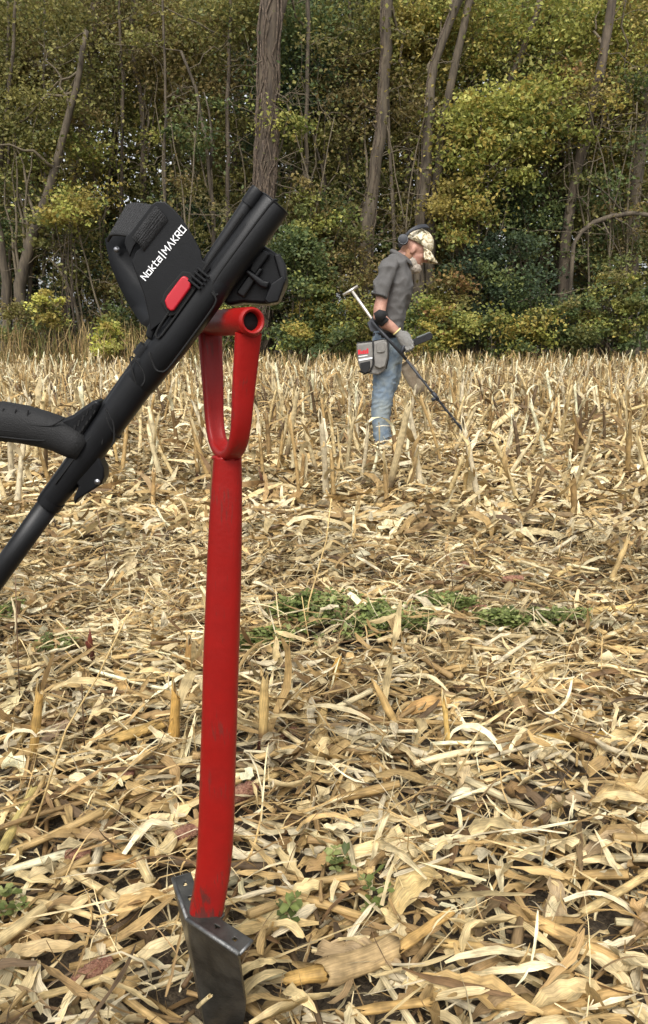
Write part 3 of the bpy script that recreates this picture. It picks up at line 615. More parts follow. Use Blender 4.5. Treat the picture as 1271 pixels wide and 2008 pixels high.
for (a, b_, rx, ry, n_, lab) in [(14, 1225, 0.05, 0.1, 45, 'clover clump at the left edge beside detector shaft foot'), (112, 1292, 0.06, 0.06, 45, 'shady clover clump near the left edge, nearer one'), (662, 1738, 0.03, 0.025, 9, 'small clover sprig above the bottom centre husks'),
                              (735, 1792, 0.025, 0.02, 7, 'tiny clover sprig right of and below the other sprig'), (570, 1835, 0.025, 0.015, 6, 'few clover leaves behind the right foot plate'), (20, 1810, 0.03, 0.02, 8, 'few clover leaves at the lower left edge')]:
    g = G(a, b_); V, F, C = clover(rc, [(g, rx, ry)], n_, 0.015)
    o = link('clover_plant', mesh_arrays('clover_plant', V - np.array([g.x, g.y, 0]), F, M_green, C)); o.location = (g.x, g.y, 0.0); tag(o, lab, 'clover', 'clover clumps')

# ------------------------------------------------------------------ thin dry weed stems standing over the mat
M_stem = mat('dry weed stem', lin(206, 178, 122), 0.8, 0.2, 60); M_stem2 = mat('dark weed stem', lin(104, 80, 58), 0.85, 0.2, 60)
def stem(pts, r, m, label):
    mb = MB(); q = [G(*pts[0])] ; Y = q[0].y
    for i, p in enumerate(pts[1:]): q.append(P(p[0], p[1], Y - 0.02 * i))
    base = q[0].copy(); qs = [v - base for v in q]; n = len(qs)
    mb.tube(qs, [r * (1 - 0.5 * i / n) for i in range(n)], 6); o = part('weed_stem', mb, m); o.location = base; tag(o, label, 'weed stem', 'dry weed stems')
stem([(58, 1650), (130, 1430), (190, 1330), (250, 1205)], 0.0022, M_stem, 'long straw weed stem slanting up left of the shaft')
stem([(166, 1470), (162, 1380), (160, 1330)], 0.0018, M_stem2, 'short dark weed stem beside the long slanting one')
stem([(214, 1140), (205, 1080), (190, 1000)], 0.0025, M_stem2, 'dark leafless weed stem under the detector shaft clamp')
stem([(40, 1400), (34, 1250), (30, 1130)], 0.0016, M_stem2, 'thin upright weed stem at the left edge')
stem([(596, 1260), (606, 1180), (640, 1060), (650, 978)], 0.003, M_stem, 'tall bowed straw stem rising from the clover')
stem([(612, 1290), (600, 1220), (592, 1170)], 0.002, M_stem, 'short straw stem crossing the tall bowed one')
stem([(890, 1170), (884, 1110), (868, 1070)], 0.002, M_stem2, 'thin dark stem behind the clover right part')
stem([(1060, 1600), (980, 1680), (930, 1560)], 0.0012, M_stem, 'kinked hair-thin stem over the husks at right')
# ------------------------------------------------------------------ the wood
PAL = {
    'olive': [lin(128, 122, 54), lin(106, 104, 48), lin(142, 130, 60), lin(94, 96, 46), lin(118, 106, 52)],
    'brown': [lin(128, 106, 56), lin(110, 94, 52), lin(142, 120, 64), lin(100, 90, 48), lin(124, 114, 54)],
    'gold': [lin(164, 142, 56), lin(146, 126, 52), lin(184, 162, 72), lin(128, 112, 50), lin(134, 128, 54)],
    'yellowgreen': [lin(154, 150, 54), lin(134, 136, 50), lin(176, 168, 74), lin(108, 116, 44), lin(166, 142, 52)],
    'green': [lin(94, 106, 54), lin(82, 96, 50), lin(108, 118, 62), lin(72, 84, 46), lin(116, 118, 58)],
    'dark': [lin(64, 78, 50), lin(54, 66, 44), lin(76, 90, 58), lin(86, 100, 66), lin(50, 62, 42)],
    'bright': [lin(196, 190, 62), lin(176, 178, 56), lin(214, 202, 82)],
    'rust': [lin(150, 108, 58), lin(130, 94, 50), lin(164, 132, 68), lin(116, 102, 52)],
    'straw': [lin(190, 164, 112), lin(168, 142, 96), lin(150, 124, 84)],
}
def leaves(rng, cen, rad, per, pal, size, droop=0.35):
    """small folded leaf faces gathered in clumps"""
    n = len(cen) * per; cc = np.repeat(cen, per, 0); rr = np.repeat(rad, per, 0)
    g = rng.normal(0, 0.62, (n, 3)); tilt = np.repeat(rng.normal(0, 0.35, (len(cen), 2)), per, 0); g[:, 2] = g[:, 2] * 0.7 + g[:, 0] * tilt[:, 0] + g[:, 1] * tilt[:, 1]
    p = cc + g * rr
    d = rng.normal(0, 1, (n, 3)); d[:, 2] = d[:, 2] * 0.6 - droop; d /= np.linalg.norm(d, axis=1, keepdims=True)
    nm = rng.normal(0, 0.7, (n, 3)); nm[:, 2] += 0.7; nm[:, 1] -= 0.25
    sd_ = np.cross(d, nm); sd_ /= np.maximum(1e-6, np.linalg.norm(sd_, axis=1, keepdims=True)); up = np.cross(sd_, d)
    L = size * (0.6 + 0.8 * rng.random((n, 1))); w = L * (0.26 + 0.16 * rng.random((n, 1)))
    V = np.stack([p - d * L * 0.5, p + sd_ * w + up * w * 0.35, p + d * L * 0.5, p - sd_ * w + up * w * 0.35], 1).reshape(-1, 3)
    F = np.arange(n * 4).reshape(n, 4)
    A = np.array([c[:3] for c in PAL[pal]]); ci = np.repeat(rng.integers(0, len(A), len(cen)), per); alt = rng.random(n) < 0.35
    ci = np.where(alt, rng.integers(0, len(A), n), ci); br = np.repeat(0.75 + 0.5 * rng.random(len(cen)), per)
    C = A[ci] * (br * (0.75 + 0.5 * rng.random(n)))[:, None]
    C = (C * np.array([0.83, 0.89, 0.86]) + C @ np.array([0.3, 0.6, 0.1])[:, None] * 0.14) * 1.03
    return V, F, np.repeat(np.clip(C, 0, 0.9), 4, 0)
def blob(rng, px, py, rx, ry, Y, dY, n):
    """clump centres filling a region of the wood edge"""
    c = []
    for _ in range(n):
        a, r = rng.random() * 6.3, math.sqrt(rng.random()); y = Y - 0.25 + abs(rng.normal(0, dY)) if dY > 0.5 else Y + rng.normal(0, dY)
        c.append(tuple(P(px + math.cos(a) * r * rx, py + math.sin(a) * r * ry, y)))
    c = np.array(c); c[:, 2] = np.maximum(c[:, 2], 0.15); return c
def catn(parts):
    Vs, Fs, Cs, b = [], [], [], 0
    for v, f, c in parts: Vs.append(v); Fs.append(f + b); Cs.append(c); b += len(v)
    return np.concatenate(Vs), np.concatenate(Fs), np.concatenate(Cs)
def bez(a, b, c, n=8): return [a * (1 - t) ** 2 + b * 2 * t * (1 - t) + c * t * t for t in [i / n for i in range(n + 1)]]
def wiggle(rng, pts, amp):
    return [p + Vector(rng.normal(0, amp, 3)) if 0 < i < len(pts) - 1 else p for i, p in enumerate(pts)]
NT = [0]
def tree(name, label, cat_, stems, Y, mat_, crowns, rng_seed, size=0.1, limbs=6, twigs=0, grp='trees along the wood edge', vines=0, per=146, cdy=0.0):
    """stems: list of (pixels list from foot upward, width px at foot, width px at top); crowns: (px, py, rx, ry, clumps, palette, clump radius)"""
    rng = np.random.default_rng(rng_seed)
    f0 = P(stems[0][0][0][0], 655, Y); base = Vector((f0.x, Y, hz(f0.x, Y)))
    root = thing(name, base, label, cat_, grp)
    cents = []
    cr = []
    for (px, py, rx, ry, n, pal, cr_) in crowns:
        c = blob(rng, px, py, rx * 1.08, ry * 1.08, Y + cdy, 0.9, n); cr_ *= 1.22; cents.append(c)
        rad = np.repeat(np.array([[cr_, cr_, cr_ * 0.62]]), n, 0) * (0.6 + 0.8 * rng.random((n, 1)))
        cr.append(leaves(rng, c, rad, per, pal, size)); k_ = max(1, n // 4)
        cr.append(leaves(rng, blob(rng, px, py, rx * 1.25, ry * 1.25, Y + cdy, 0.9, k_), np.full((k_, 3), cr_ * 2.1), per, pal, size))      # stray sprays that close the gaps
    mb = MB(); tops = []
    for si, (pix, w0, w1) in enumerate(stems):
        pts = [P(x, y, Y + 0.15 * si) for x, y in pix]
        if si == 0 or pix[0][1] > 600: pts[0] = Vector((pts[0].x, Y + 0.15 * si, base.z - 0.1))
        if pix[-1][1] < 40: d = (pts[-1] - pts[-2]).normalized(); pts.append(pts[-1] + d * 1.6)
        # resample smooth
        q = [pts[0]]
        for a, b in zip(pts[:-1], pts[1:]):
            m = max(2, int((b - a).length / 0.45)); q += [a.lerp(b, k / m) for k in range(1, m + 1)]
        for _ in range(2): q = [q[0]] + [(q[i - 1] + q[i] * 2 + q[i + 1]) / 4 for i in range(1, len(q) - 1)] + [q[-1]]
        q = wiggle(rng, q, 0.018); mp_ = mpp(P(pix[0][0], 400, Y)); n = len(q)
        rad = [mp_ * 0.43 * (w0 + (w1 - w0) * (i / (n - 1))) * (1.35 - 0.35 * min(1, i / 3)) * (1 + rng.normal(0, 0.04)) for i in range(n)]
        mb.tube(q, rad, 11); tops.append((q, rad))
    allc = np.concatenate(cents) if cents else np.zeros((0, 3))
    q, rad = tops[0]
    tw = MB()
    for k in range(limbs):
        br = MB()
        i = int(rng.integers(len(q) // 4, len(q))); a = q[i]
        if len(allc) and rng.random() < 0.8: b = Vector(allc[int(rng.integers(0, len(allc)))])
        else: b = a + Vector((rng.normal(0, 1.4), rng.normal(0, 0.8), rng.uniform(0.2, 1.6)))
        if (b - a).length > 4.5: b = a + (b - a).normalized() * 4.5
        m = (a + b) / 2 + Vector((rng.normal(0, 0.25), 0, rng.normal(0.2, 0.3))); pts = wiggle(rng, bez(a, m, b, 8), 0.05)
        r0 = min(rad[i] * 0.5, 0.045); br.tube(pts, [r0 * (1 - 0.85 * j / 8) for j in range(9)], 6); part('branch', br, M_twig if twigs else mat_, root)
    for k in range(twigs):              # bare side twigs
        i = int(rng.integers(len(q) // 8, len(q))); a = q[i]; sgn = rng.choice([-1, 1]); L = rng.uniform(0.4, 1.5)
        b = a + Vector((sgn * L, rng.normal(-0.2, 0.5), rng.normal(-0.02, 0.45))); m = (a + b) / 2 + Vector((0, 0, rng.normal(0.05, 0.25)))
        pts = wiggle(rng, bez(a, m, b, 6), 0.035); tw.tube(pts, [0.014 * (1 - 0.8 * j / 6) for j in range(7)], 5)
        for _ in range(2):
            j = int(rng.integers(2, 6)); e = pts[j] + Vector((sgn * rng.uniform(0.1, 0.5), rng.normal(0, 0.2), rng.normal(0, 0.3)))
            tw.tube([pts[j], (pts[j] + e) / 2 + Vector((0, 0, 0.03)), e], [0.007, 0.005, 0.002], 4)
    part('trunk', mb, mat_, root)
    if tw.v: tag(part('twigs', tw, M_twig, root), kind='stuff')
    if vines:
        for k in range(vines):
            vb = MB(); ph = rng.random() * 6.3; w = rng.normal(0, 0.35); amp = rng.uniform(0.1, 0.5); pts = []; s0 = int(rng.integers(0, len(q) // 2)); s1 = int(rng.integers(s0 + 4, len(q)))
            for i in range(s0, s1):
                for f in (0, 0.5):
                    j = min(i + 1, len(q) - 1); c = q[i].lerp(q[j], f); a = ph + w * (i + f) * 0.5 + amp * math.sin((i + f) * 0.9 + ph * 3) + rng.normal(0, 0.16)
                    pts.append(c + Vector((math.cos(a), math.sin(a), 0)) * (rad[i] * rng.uniform(1.0, 1.18)))
            vb.tube(pts, rng.uniform(0.007, 0.026), 6); part('vine', vb, M_vine, root)
    if cr:
        V, F, C = catn(cr); tag(part('crown', mesh_arrays('crown', V, F, M_leaf, C, smooth=False), None, root), kind='stuff'); NT[0] += len(F)
    return root
T = tree
T('forked_tree', 'grey fluted multi-stemmed tree at the left edge of the wood', 'tree', [([(40, 690), (36, 560), (70, 450), (110, 330), (150, 180), (170, 60)], 34, 10), ([(8, 690), (14, 560), (0, 460), (-30, 330)], 26, 14), ([(62, 690), (52, 600), (66, 500), (52, 440), (38, 380)], 14, 4), ([(0, 330), (15, 200), (25, 80), (30, 0)], 10, 5)], 20.6, M_bark,
  [(60, 120, 130, 160, 46, 'olive', 0.5), (40, 300, 120, 90, 22, 'olive', 0.42), (130, 330, 80, 60, 12, 'yellowgreen', 0.4), (20, 420, 50, 60, 8, 'green', 0.4)], 1, limbs=10, twigs=10, cdy=0.35)
T('oak_tree', 'dark straight trunk behind the fluted left-edge tree', 'tree', [([(130, 690), (128, 520), (150, 330), (180, 160), (190, 0)], 30, 18)], 24.5, M_bark2,
  [(130, 60, 140, 110, 46, 'brown', 0.6), (190, 250, 90, 90, 18, 'olive', 0.55), (140, 400, 70, 30, 10, 'gold', 0.4)], 2, limbs=8)
T('slim_tree', 'slim dark tree directly above the cuff strap', 'tree', [([(284, 690), (280, 450), (283, 250), (260, 90), (262, 0)], 14, 10)], 23.5, M_bark2,
  [(250, 40, 120, 90, 34, 'brown', 0.55), (330, 330, 90, 70, 14, 'olive', 0.5), (330, 70, 70, 60, 14, 'gold', 0.42)], 3, limbs=8, twigs=4)
T('leaning_tree', 'slender pale grey tree leaning left of the vine-wrapped trunk', 'tree', [([(425, 690), (420, 440), (405, 270), (382, 170), (355, 100)], 13, 6), ([(412, 330), (418, 250), (400, 180)], 7, 3)], 21.3, M_bark,
  [(400, 100, 110, 100, 30, 'brown', 0.5), (420, 30, 100, 50, 16, 'olive', 0.5), (450, 320, 70, 110, 14, 'olive', 0.45)], 4, limbs=6, twigs=9, cdy=1.1)
T('vine_covered_tree', 'large trunk wrapped in hairy brown vines, tallest in the wood', 'tree', [([(508, 690), (516, 480), (522, 300), (527, 120), (532, 0)], 46, 44), ([(528, 120), (548, 40), (556, 0)], 18, 14)], 20.4, M_bark2,
  [(470, 30, 70, 50, 14, 'olive', 0.5), (600, 90, 80, 110, 30, 'green', 0.5)], 5, limbs=4, twigs=34, vines=60, cdy=1.3)
T('slim_tree', 'pale slim bent tree right of the vine-wrapped trunk', 'tree', [([(660, 690), (650, 470), (640, 370), (612, 250), (592, 150)], 10, 4), ([(640, 370), (632, 290), (638, 200)], 5, 2)], 21.2, M_bark,
  [(610, 330, 60, 110, 22, 'olive', 0.45), (660, 220, 60, 80, 16, 'brown', 0.42), (600, 170, 60, 60, 12, 'dark', 0.42)], 6, limbs=6, twigs=10, cdy=0.35)
T('ash_tree', 'grey straight tree rising behind the man\'s back', 'tree', [([(706, 690), (712, 540), (730, 360), (752, 220), (756, 100), (762, 0)], 34, 22)], 21.0, M_bark,
  [(700, 60, 60, 80, 14, 'olive', 0.45), (720, 180, 80, 70, 18, 'brown', 0.42), (800, 60, 70, 70, 18, 'yellowgreen', 0.45), (660, 400, 60, 90, 14, 'olive', 0.42)], 7, limbs=6, twigs=14, vines=7, cdy=0.8)
T('twin_trunk_tree', 'twin-stemmed grey tree standing above the man\'s cap', 'tree', [([(818, 690), (822, 440), (842, 320), (838, 210), (850, 120), (900, 0)], 30, 16), ([(840, 690), (846, 440), (858, 330), (872, 220), (892, 110), (925, 0)], 28, 14)], 20.9, M_bark,
  [(850, 60, 90, 70, 24, 'gold', 0.42), (780, 120, 60, 60, 12, 'gold', 0.4), (930, 60, 100, 70, 26, 'yellowgreen', 0.48), (780, 330, 60, 90, 14, 'olive', 0.42)], 8, limbs=8, twigs=12, vines=6, cdy=0.8)
T('leaning_tree', 'slim tree leaning right above the dark evergreen bush', 'tree', [([(925, 690), (930, 430), (940, 330), (985, 200), (1040, 60), (1060, 0)], 18, 14)], 22.0, M_bark,
  [(1020, 60, 120, 80, 34, 'yellowgreen', 0.5), (960, 190, 100, 50, 18, 'olive', 0.46)], 9, limbs=8, twigs=6, cdy=0.35)
T('drooping_tree', 'young tree with drooping yellow-green leaves right of the cap', 'tree', [([(935, 690), (938, 480), (934, 330), (945, 230)], 12, 5), ([(915, 690), (920, 450), (928, 330)], 8, 4)], 20.3, M_bark,
  [(975, 250, 110, 60, 34, 'yellowgreen', 0.36), (960, 330, 62, 70, 26, 'yellowgreen', 0.34), (1060, 230, 70, 70, 16, 'yellowgreen', 0.34), (890, 400, 60, 40, 14, 'gold', 0.32)], 10, size=0.11, limbs=12, twigs=6)
T('ash_tree', 'dark leaning trunk at right above the long curved branch', 'tree', [([(1102, 690), (1106, 520), (1112, 420), (1130, 330), (1165, 200), (1190, 90), (1200, 0)], 26, 18)], 20.8, M_bark2,
  [(1150, 110, 110, 90, 36, 'yellowgreen', 0.46), (1190, 230, 90, 70, 20, 'brown', 0.44), (1120, 190, 60, 60, 12, 'rust', 0.4)], 11, limbs=8, twigs=6, cdy=1.0)
T('oak_tree', 'broad grey trunk at the right edge of the wood', 'tree', [([(1238, 690), (1240, 480), (1246, 340), (1275, 190), (1300, 60)], 36, 26)], 21.8, M_bark,
  [(1240, 60, 90, 90, 34, 'gold', 0.48), (1240, 180, 80, 80, 20, 'yellowgreen', 0.48), (1200, 380, 80, 50, 14, 'olive', 0.42), (1230, 330, 70, 40, 10, 'yellowgreen', 0.42)], 12, limbs=8, twigs=6, cdy=0.35)
T('slim_tree', 'thin straight tree beside the dark leaning trunk at right', 'tree', [([(1090, 690), (1094, 440), (1100, 300), (1112, 150)], 16, 8)], 23.5, M_bark2,
  [(1090, 330, 60, 70, 12, 'olive', 0.45), (1080, 100, 80, 80, 20, 'olive', 0.5)], 13, limbs=6)
T('slim_tree', 'slim grey sapling close to the left tree fork', 'tree', [([(222, 690), (190, 580), (168, 520), (150, 440), (140, 380)], 6, 3), ([(168, 690), (150, 600), (128, 540), (95, 505)], 8, 5), ([(170, 690), (160, 600), (146, 520), (140, 440)], 6, 3)], 20.2, M_twig, [(120, 480, 70, 60, 8, 'olive', 0.3)], 14, limbs=4, twigs=10)
# long bare bent branch, part of a fallen limb
bb = MB(); pts = [P(x, y, 20.2) for x, y in [(1125, 480), (1140, 455), (1165, 436), (1200, 424), (1240, 418), (1290, 424), (1330, 470)]]; g0 = Vector((pts[0].x, 20.2, hz(pts[0].x, 20.2)))
g1 = Vector((pts[-1].x + 0.5, 20.2, hz(pts[-1].x, 20.2)))
q = [g0] + pts + [g1]; bb.tube(q, [0.05, 0.055, 0.06, 0.065, 0.065, 0.06, 0.055, 0.05, 0.05], 8)
for (a, b, c) in [((1180, 430), (1200, 470), (1230, 520)), ((1150, 448), (1170, 440), (1210, 470)), ((1200, 424), (1230, 440), (1262, 470)), ((1160, 440), (1150, 400), (1130, 380)), ((1225, 420), (1190, 380), (1150, 350))]:
    bb.tube([P(*a, 20.2), P(*b, 20.1), P(*c, 20.0)], [0.022, 0.016, 0.006], 6)
o = part('fallen_branch', bb, M_bark); tag(o, 'long bare grey branch arching over the bushes at right', 'branch')

# trees deeper in the wood: dim, mostly crown
for i, (px, Y, w, pal, lab) in enumerate([
    (60, 28, 24, 'brown', 'brown-leaved tree deep behind the left edge tree'), (215, 27, 20, 'olive', 'olive tree deep in the wood above the detector cuff'), (330, 29, 22, 'brown', 'dim brown tree deep behind the pale leaning tree'),
    (465, 28, 22, 'olive', 'dim tree deep left of the vine-wrapped trunk'), (600, 26.5, 24, 'dark', 'dark green tree right behind the vine-wrapped trunk'), (690, 29, 20, 'green', 'dim green tree deep left of the grey straight tree'),
    (790, 27.5, 22, 'olive', 'olive tree deep behind the twin-stemmed tree'), (900, 29, 20, 'olive', 'dim olive tree deep right of the twin-stemmed tree'), (1010, 27, 22, 'green', 'green tree deep behind the drooping young tree'),
    (1140, 28.5, 22, 'brown', 'brown tree deep behind the dark leaning trunk'), (1225, 27, 24, 'olive', 'olive tree deep behind the right edge trunk'), (-60, 25, 26, 'olive', 'olive tree cut off by the left photo border'), (1330, 25, 26, 'yellowgreen', 'yellow-green tree cut off by the right photo border')]):
    rg_ = random.Random(i); j = lambda a: rg_.uniform(-a, a)
    T('wood_tree', lab, 'tree', [([(px, 690), (px + j(14), 450), (px + j(24), 220), (px + j(30), 0)], w, w * 0.6)], Y, M_bark2,
      [(px + j(30), 60, 100, 130, 44, pal, 0.75), (px + j(30), 270, 90, 110, 26, pal if i % 3 else 'brown', 0.66), (px + j(30), 470, 90, 80, 16, ['olive', 'green', 'brown'][i % 3], 0.6)], 40 + i, size=0.15, limbs=7, grp='trees deep in the wood', per=130)
# the far mass of the wood
rf = np.random.default_rng(77); n_ = 1250
yy = rf.uniform(30, 40, n_); xx = rf.uniform(-0.5, 0.5, n_) * yy * 1.5; zz = rf.random(n_) ** 0.8 * yy * 0.47
A = []
for pal in ('olive', 'brown', 'green', 'dark'):
    k = rf.random(n_) < 0.27; A.append(leaves(rf, np.stack([xx[k], yy[k], zz[k] + 0.2], -1), np.full((k.sum(), 3), 1.0) * np.array([1.1, 1.0, 0.8]), 84, pal, 0.28))
V, F, C = catn(A); tag(link('far_wood', mesh_arrays('far_wood', V, F, M_leaf, C, smooth=False)), 'dim mass of leaves deep inside the autumn wood', 'wood', kind='stuff'); NT[0] += len(F)
fm = MB()
for k in range(34):
    y = rf.uniform(29, 40); x = rf.uniform(-0.6, 0.6) * y; r = rf.uniform(0.08, 0.24); h_ = rf.uniform(10, 16); dx = rf.normal(0, 0.5)
    fm.tube([Vector((x, y, -0.2)), Vector((x + dx * 0.4, y, h_ * 0.5)), Vector((x + dx, y, h_))], [r * 1.2, r * 0.9, r * 0.5], 8)
tag(part('far_tree_trunks', fm, M_bark2), 'dim trunks deep inside the autumn wood', 'wood', kind='stuff')

# undergrowth in the shade under the trees
n_ = 420; yy = rf.uniform(22.3, 29, n_); xx = rf.uniform(-0.56, 0.56, n_) * yy; zz = 0.2 + rf.random(n_) ** 1.1 * 5.0; A = []
for pal in ('olive', 'brown', 'green', 'dark'):
    k = rf.random(n_) < 0.27; A.append(leaves(rf, np.stack([xx[k], yy[k], zz[k]], -1), np.full((k.sum(), 3), 0.62) * np.array([1.1, 1.0, 0.7]), 110, pal, 0.12))
V, F, C = catn(A); tag(link('undergrowth', mesh_arrays('undergrowth', V, F, M_leaf, C, smooth=False)), 'shaded leafy undergrowth between the trunks of the wood', 'undergrowth', kind='stuff'); NT[0] += len(F)
# thin saplings between the trunks
SAP = ['left of the cuff strap', 'just left of the fluted tree\'s fork', 'between strap and pale leaning tree', 'above the detector\'s red button', 'left of the vine-wrapped trunk', 'touching the vine-wrapped trunk\'s right side', 'above the shovel yoke', 'left of the man\'s T-handle', 'between the man\'s back and grey tree', 'over the man\'s cap', 'left of the drooping young tree', 'over the evergreen bush', 'left of the dark leaning trunk', 'right of the dark leaning trunk', 'over the long bare branch', 'by the right edge trunk']
for i, (px, w) in enumerate([(200, 6), (108, 6), (345, 5), (370, 6), (475, 6), (572, 7), (600, 5), (675, 7), (690, 6), (800, 6), (905, 6), (1000, 7), (1070, 6), (1150, 6), (1190, 6), (1222, 6)]):
    rg_ = random.Random(900 + i); j = lambda a: rg_.uniform(-a, a); Y = rg_.uniform(20.2, 23.0); t = 1 if i % 2 else -1; x1, x2 = px + j(16), px + t * rg_.uniform(10, 46)
    T('sapling', 'thin pale sapling ' + SAP[i], 'tree', [([(px, 690), (px + j(8), 540), (x1, 380), (x2, 200)], w, 2.5), ([(px + j(4), 470), (x1 - t * 22, 340), (x1 - t * 40, 230)], 4, 2)], Y, M_twig,
      [(x2, 230, 60, 70, 6, ['olive', 'brown', 'yellowgreen', 'green'][i % 4], 0.3), (x1, 400, 60, 60, 5, ['brown', 'olive', 'green'][i % 3], 0.3)], 300 + i, limbs=5, twigs=9, grp='thin saplings in the wood', per=120)
# straight thin poles deeper between them
POLE = ['at the far left', 'left of the dark straight trunk', 'above the cuff', 'left of the pale leaning tree', 'right of the pale leaning tree', 'right of the vine-wrapped trunk', 'left of the grey straight tree', 'right of the grey straight tree', 'left of the twin-stemmed tree', 'right of the twin-stemmed tree', 'behind the drooping young tree', 'left of the dark leaning trunk', 'right of the dark leaning trunk', 'beside the right edge trunk']
for i, px in enumerate([20, 88, 240, 318, 450, 585, 690, 785, 812, 900, 990, 1060, 1175, 1218]):
    rg_ = random.Random(1700 + i); j = lambda a: rg_.uniform(-a, a); d = j(40)
    T('pole_tree', 'tall thin dim pole of a tree ' + POLE[i], 'tree', [([(px, 690), (px + d * 0.3 + j(6), 450), (px + d * 0.6 + j(8), 230), (px + d, 0)], rg_.uniform(8, 14), rg_.uniform(4, 8))], rg_.uniform(20.6, 23.5), M_bark if i % 2 else M_bark2, [(px + d, 60, 50, 50, 3, 'olive', 0.4)], 700 + i, limbs=3, twigs=10, grp='thin poles in the wood', per=110)
# ------------------------------------------------------------------ shrubs along the wood edge
def shrub(name, label, px, py, rx, ry, Y, n, pals, seed, size=0.1, cr_=0.3, per=130, grp='shrubs along the wood edge'):
    rng = np.random.default_rng(seed); f = P(px, 655, Y); base = Vector((f.x, Y, hz(f.x, Y)))
    root = thing(name, base, label, 'shrub', grp); c = blob(rng, px, py, rx, ry, Y, 0.35, n); A = []
    for k in range(n):
        A.append(leaves(rng, c[k:k + 1], np.array([[cr_, cr_, cr_ * 0.75]]) * (0.6 + 0.8 * rng.random()), per, pals[int(rng.integers(0, len(pals)))], size))
    V, F, C = catn(A); V[:, 2] = np.maximum(V[:, 2], 0.01); sb = MB()
    for k in range(min(n, 9)):
        e = Vector(c[int(rng.integers(0, n))]); b = base + Vector((rng.normal(0, 0.15), rng.normal(0, 0.15), -0.05))
        sb.tube(wiggle(rng, bez(b, Vector((b.x, b.y, e.z * 0.6)), e, 6), 0.03), [0.022 * (1 - 0.8 * i / 6) for i in range(7)], 5)
    tag(part('stems', sb, M_bark2, root), kind='stuff'); tag(part('foliage', mesh_arrays('foliage', V, F, M_leaf, C, smooth=False), None, root), kind='stuff'); NT[0] += len(F)
for a in [
    ('evergreen_bush', 'large dark evergreen bush right of the man', 985, 560, 105, 110, 20.0, 66, ['dark', 'dark', 'green'], 201, 0.09, 0.34),
    ('evergreen_bush', 'dark green bush climbing above the large evergreen one', 1035, 430, 70, 70, 21.0, 22, ['dark', 'green'], 202, 0.09, 0.34),
    ('green_shrub', 'mid-green shrub at the right edge below the curved branch', 1215, 610, 90, 70, 19.6, 48, ['green', 'yellowgreen', 'olive'], 203, 0.09, 0.32),
    ('green_shrub', 'olive green shrub between evergreen bush and right edge', 1110, 640, 80, 50, 19.4, 40, ['green', 'olive', 'yellowgreen'], 204, 0.09, 0.3),
    ('green_shrub', 'low green shrub at the evergreen bush\'s foot', 980, 655, 110, 36, 19.0, 38, ['green', 'yellowgreen'], 205, 0.09, 0.28),
    ('rusty_shrub', 'small rusty orange shrub just right of the man\'s chest', 885, 600, 42, 62, 19.6, 20, ['rust', 'gold', 'olive'], 206, 0.1, 0.26),
    ('green_shrub', 'green shrub right behind the man\'s waist', 845, 640, 70, 50, 19.2, 30, ['green', 'yellowgreen'], 207, 0.09, 0.3),
    ('green_shrub', 'green shrub behind the man\'s pouch', 690, 640, 60, 50, 19.4, 30, ['green', 'olive', 'yellowgreen'], 208, 0.09, 0.3),
    ('green_shrub', 'leafy green shrub right of the yoke', 585, 560, 60, 120, 19.7, 50, ['green', 'green', 'yellowgreen'], 209, 0.1, 0.32),
    ('green_shrub', 'yellow-green shrub behind the detector end cap', 620, 440, 60, 60, 20.5, 22, ['yellowgreen', 'green', 'olive'], 210, 0.1, 0.32),
    ('green_shrub', 'low green shrub between yoke and the man\'s pouch', 620, 660, 70, 30, 19.0, 26, ['green', 'yellowgreen'], 211, 0.09, 0.26),
    ('olive_shrub', 'brownish shrub left of the man\'s back', 700, 520, 50, 70, 20.2, 18, ['brown', 'olive'], 212, 0.09, 0.32),
    ('olive_shrub', 'olive shrub behind the yoke\'s open loop', 440, 640, 70, 60, 19.5, 32, ['green', 'olive', 'yellowgreen'], 213, 0.09, 0.3),
    ('olive_shrub', 'olive shrub behind the detector\'s cuff', 270, 620, 70, 60, 19.7, 28, ['olive', 'green', 'brown'], 214, 0.09, 0.3),
    ('yellow_sapling', 'bright yellow-green sapling at the field edge left of the cuff', 208, 665, 20, 50, 18.6, 16, ['bright', 'yellowgreen'], 215, 0.09, 0.2),
    ('yellow_sapling', 'small sapling with scattered yellow leaves left of the cuff', 98, 610, 26, 50, 18.8, 9, ['bright', 'gold'], 216, 0.09, 0.18),
    ('olive_shrub', 'sparse olive shrub in front of the fluted left tree', 60, 640, 60, 50, 19.2, 18, ['olive', 'green', 'brown'], 217, 0.09, 0.3),
    ('gold_shrub', 'golden leafed shrub above the yellow-green sapling', 140, 410, 50, 34, 20.0, 14, ['gold', 'yellowgreen'], 218, 0.1, 0.34),
    ('olive_shrub', 'brown thin shrub between left tree and cuff', 170, 560, 70, 70, 21.2, 20, ['brown', 'olive', 'dark'], 219, 0.09, 0.32),
    ('gold_shrub', 'yellow-green leafed shrub just right of the cap', 905, 430, 50, 46, 20.3, 18, ['yellowgreen', 'gold', 'gold'], 220, 0.1, 0.3),
    ('olive_shrub', 'dim olive shrub beneath the broad right edge trunk', 1190, 500, 80, 50, 21.0, 24, ['olive', 'green', 'brown'], 221, 0.09, 0.32),
    ('olive_shrub', 'dim olive shrub above the man\'s shoulder', 770, 470, 60, 70, 22.0, 22, ['olive', 'brown', 'green'], 222, 0.09, 0.34),
    ('dark_shrub', 'dark shrub in the shade above the cuff strap', 330, 470, 100, 80, 22.5, 34, ['dark', 'olive', 'green'], 223, 0.1, 0.38),
    ('dark_shrub', 'dark shrub in the shade left of the vine-wrapped trunk', 450, 520, 60, 90, 22.0, 28, ['dark', 'green', 'olive'], 224, 0.1, 0.36),
]: shrub(*a)
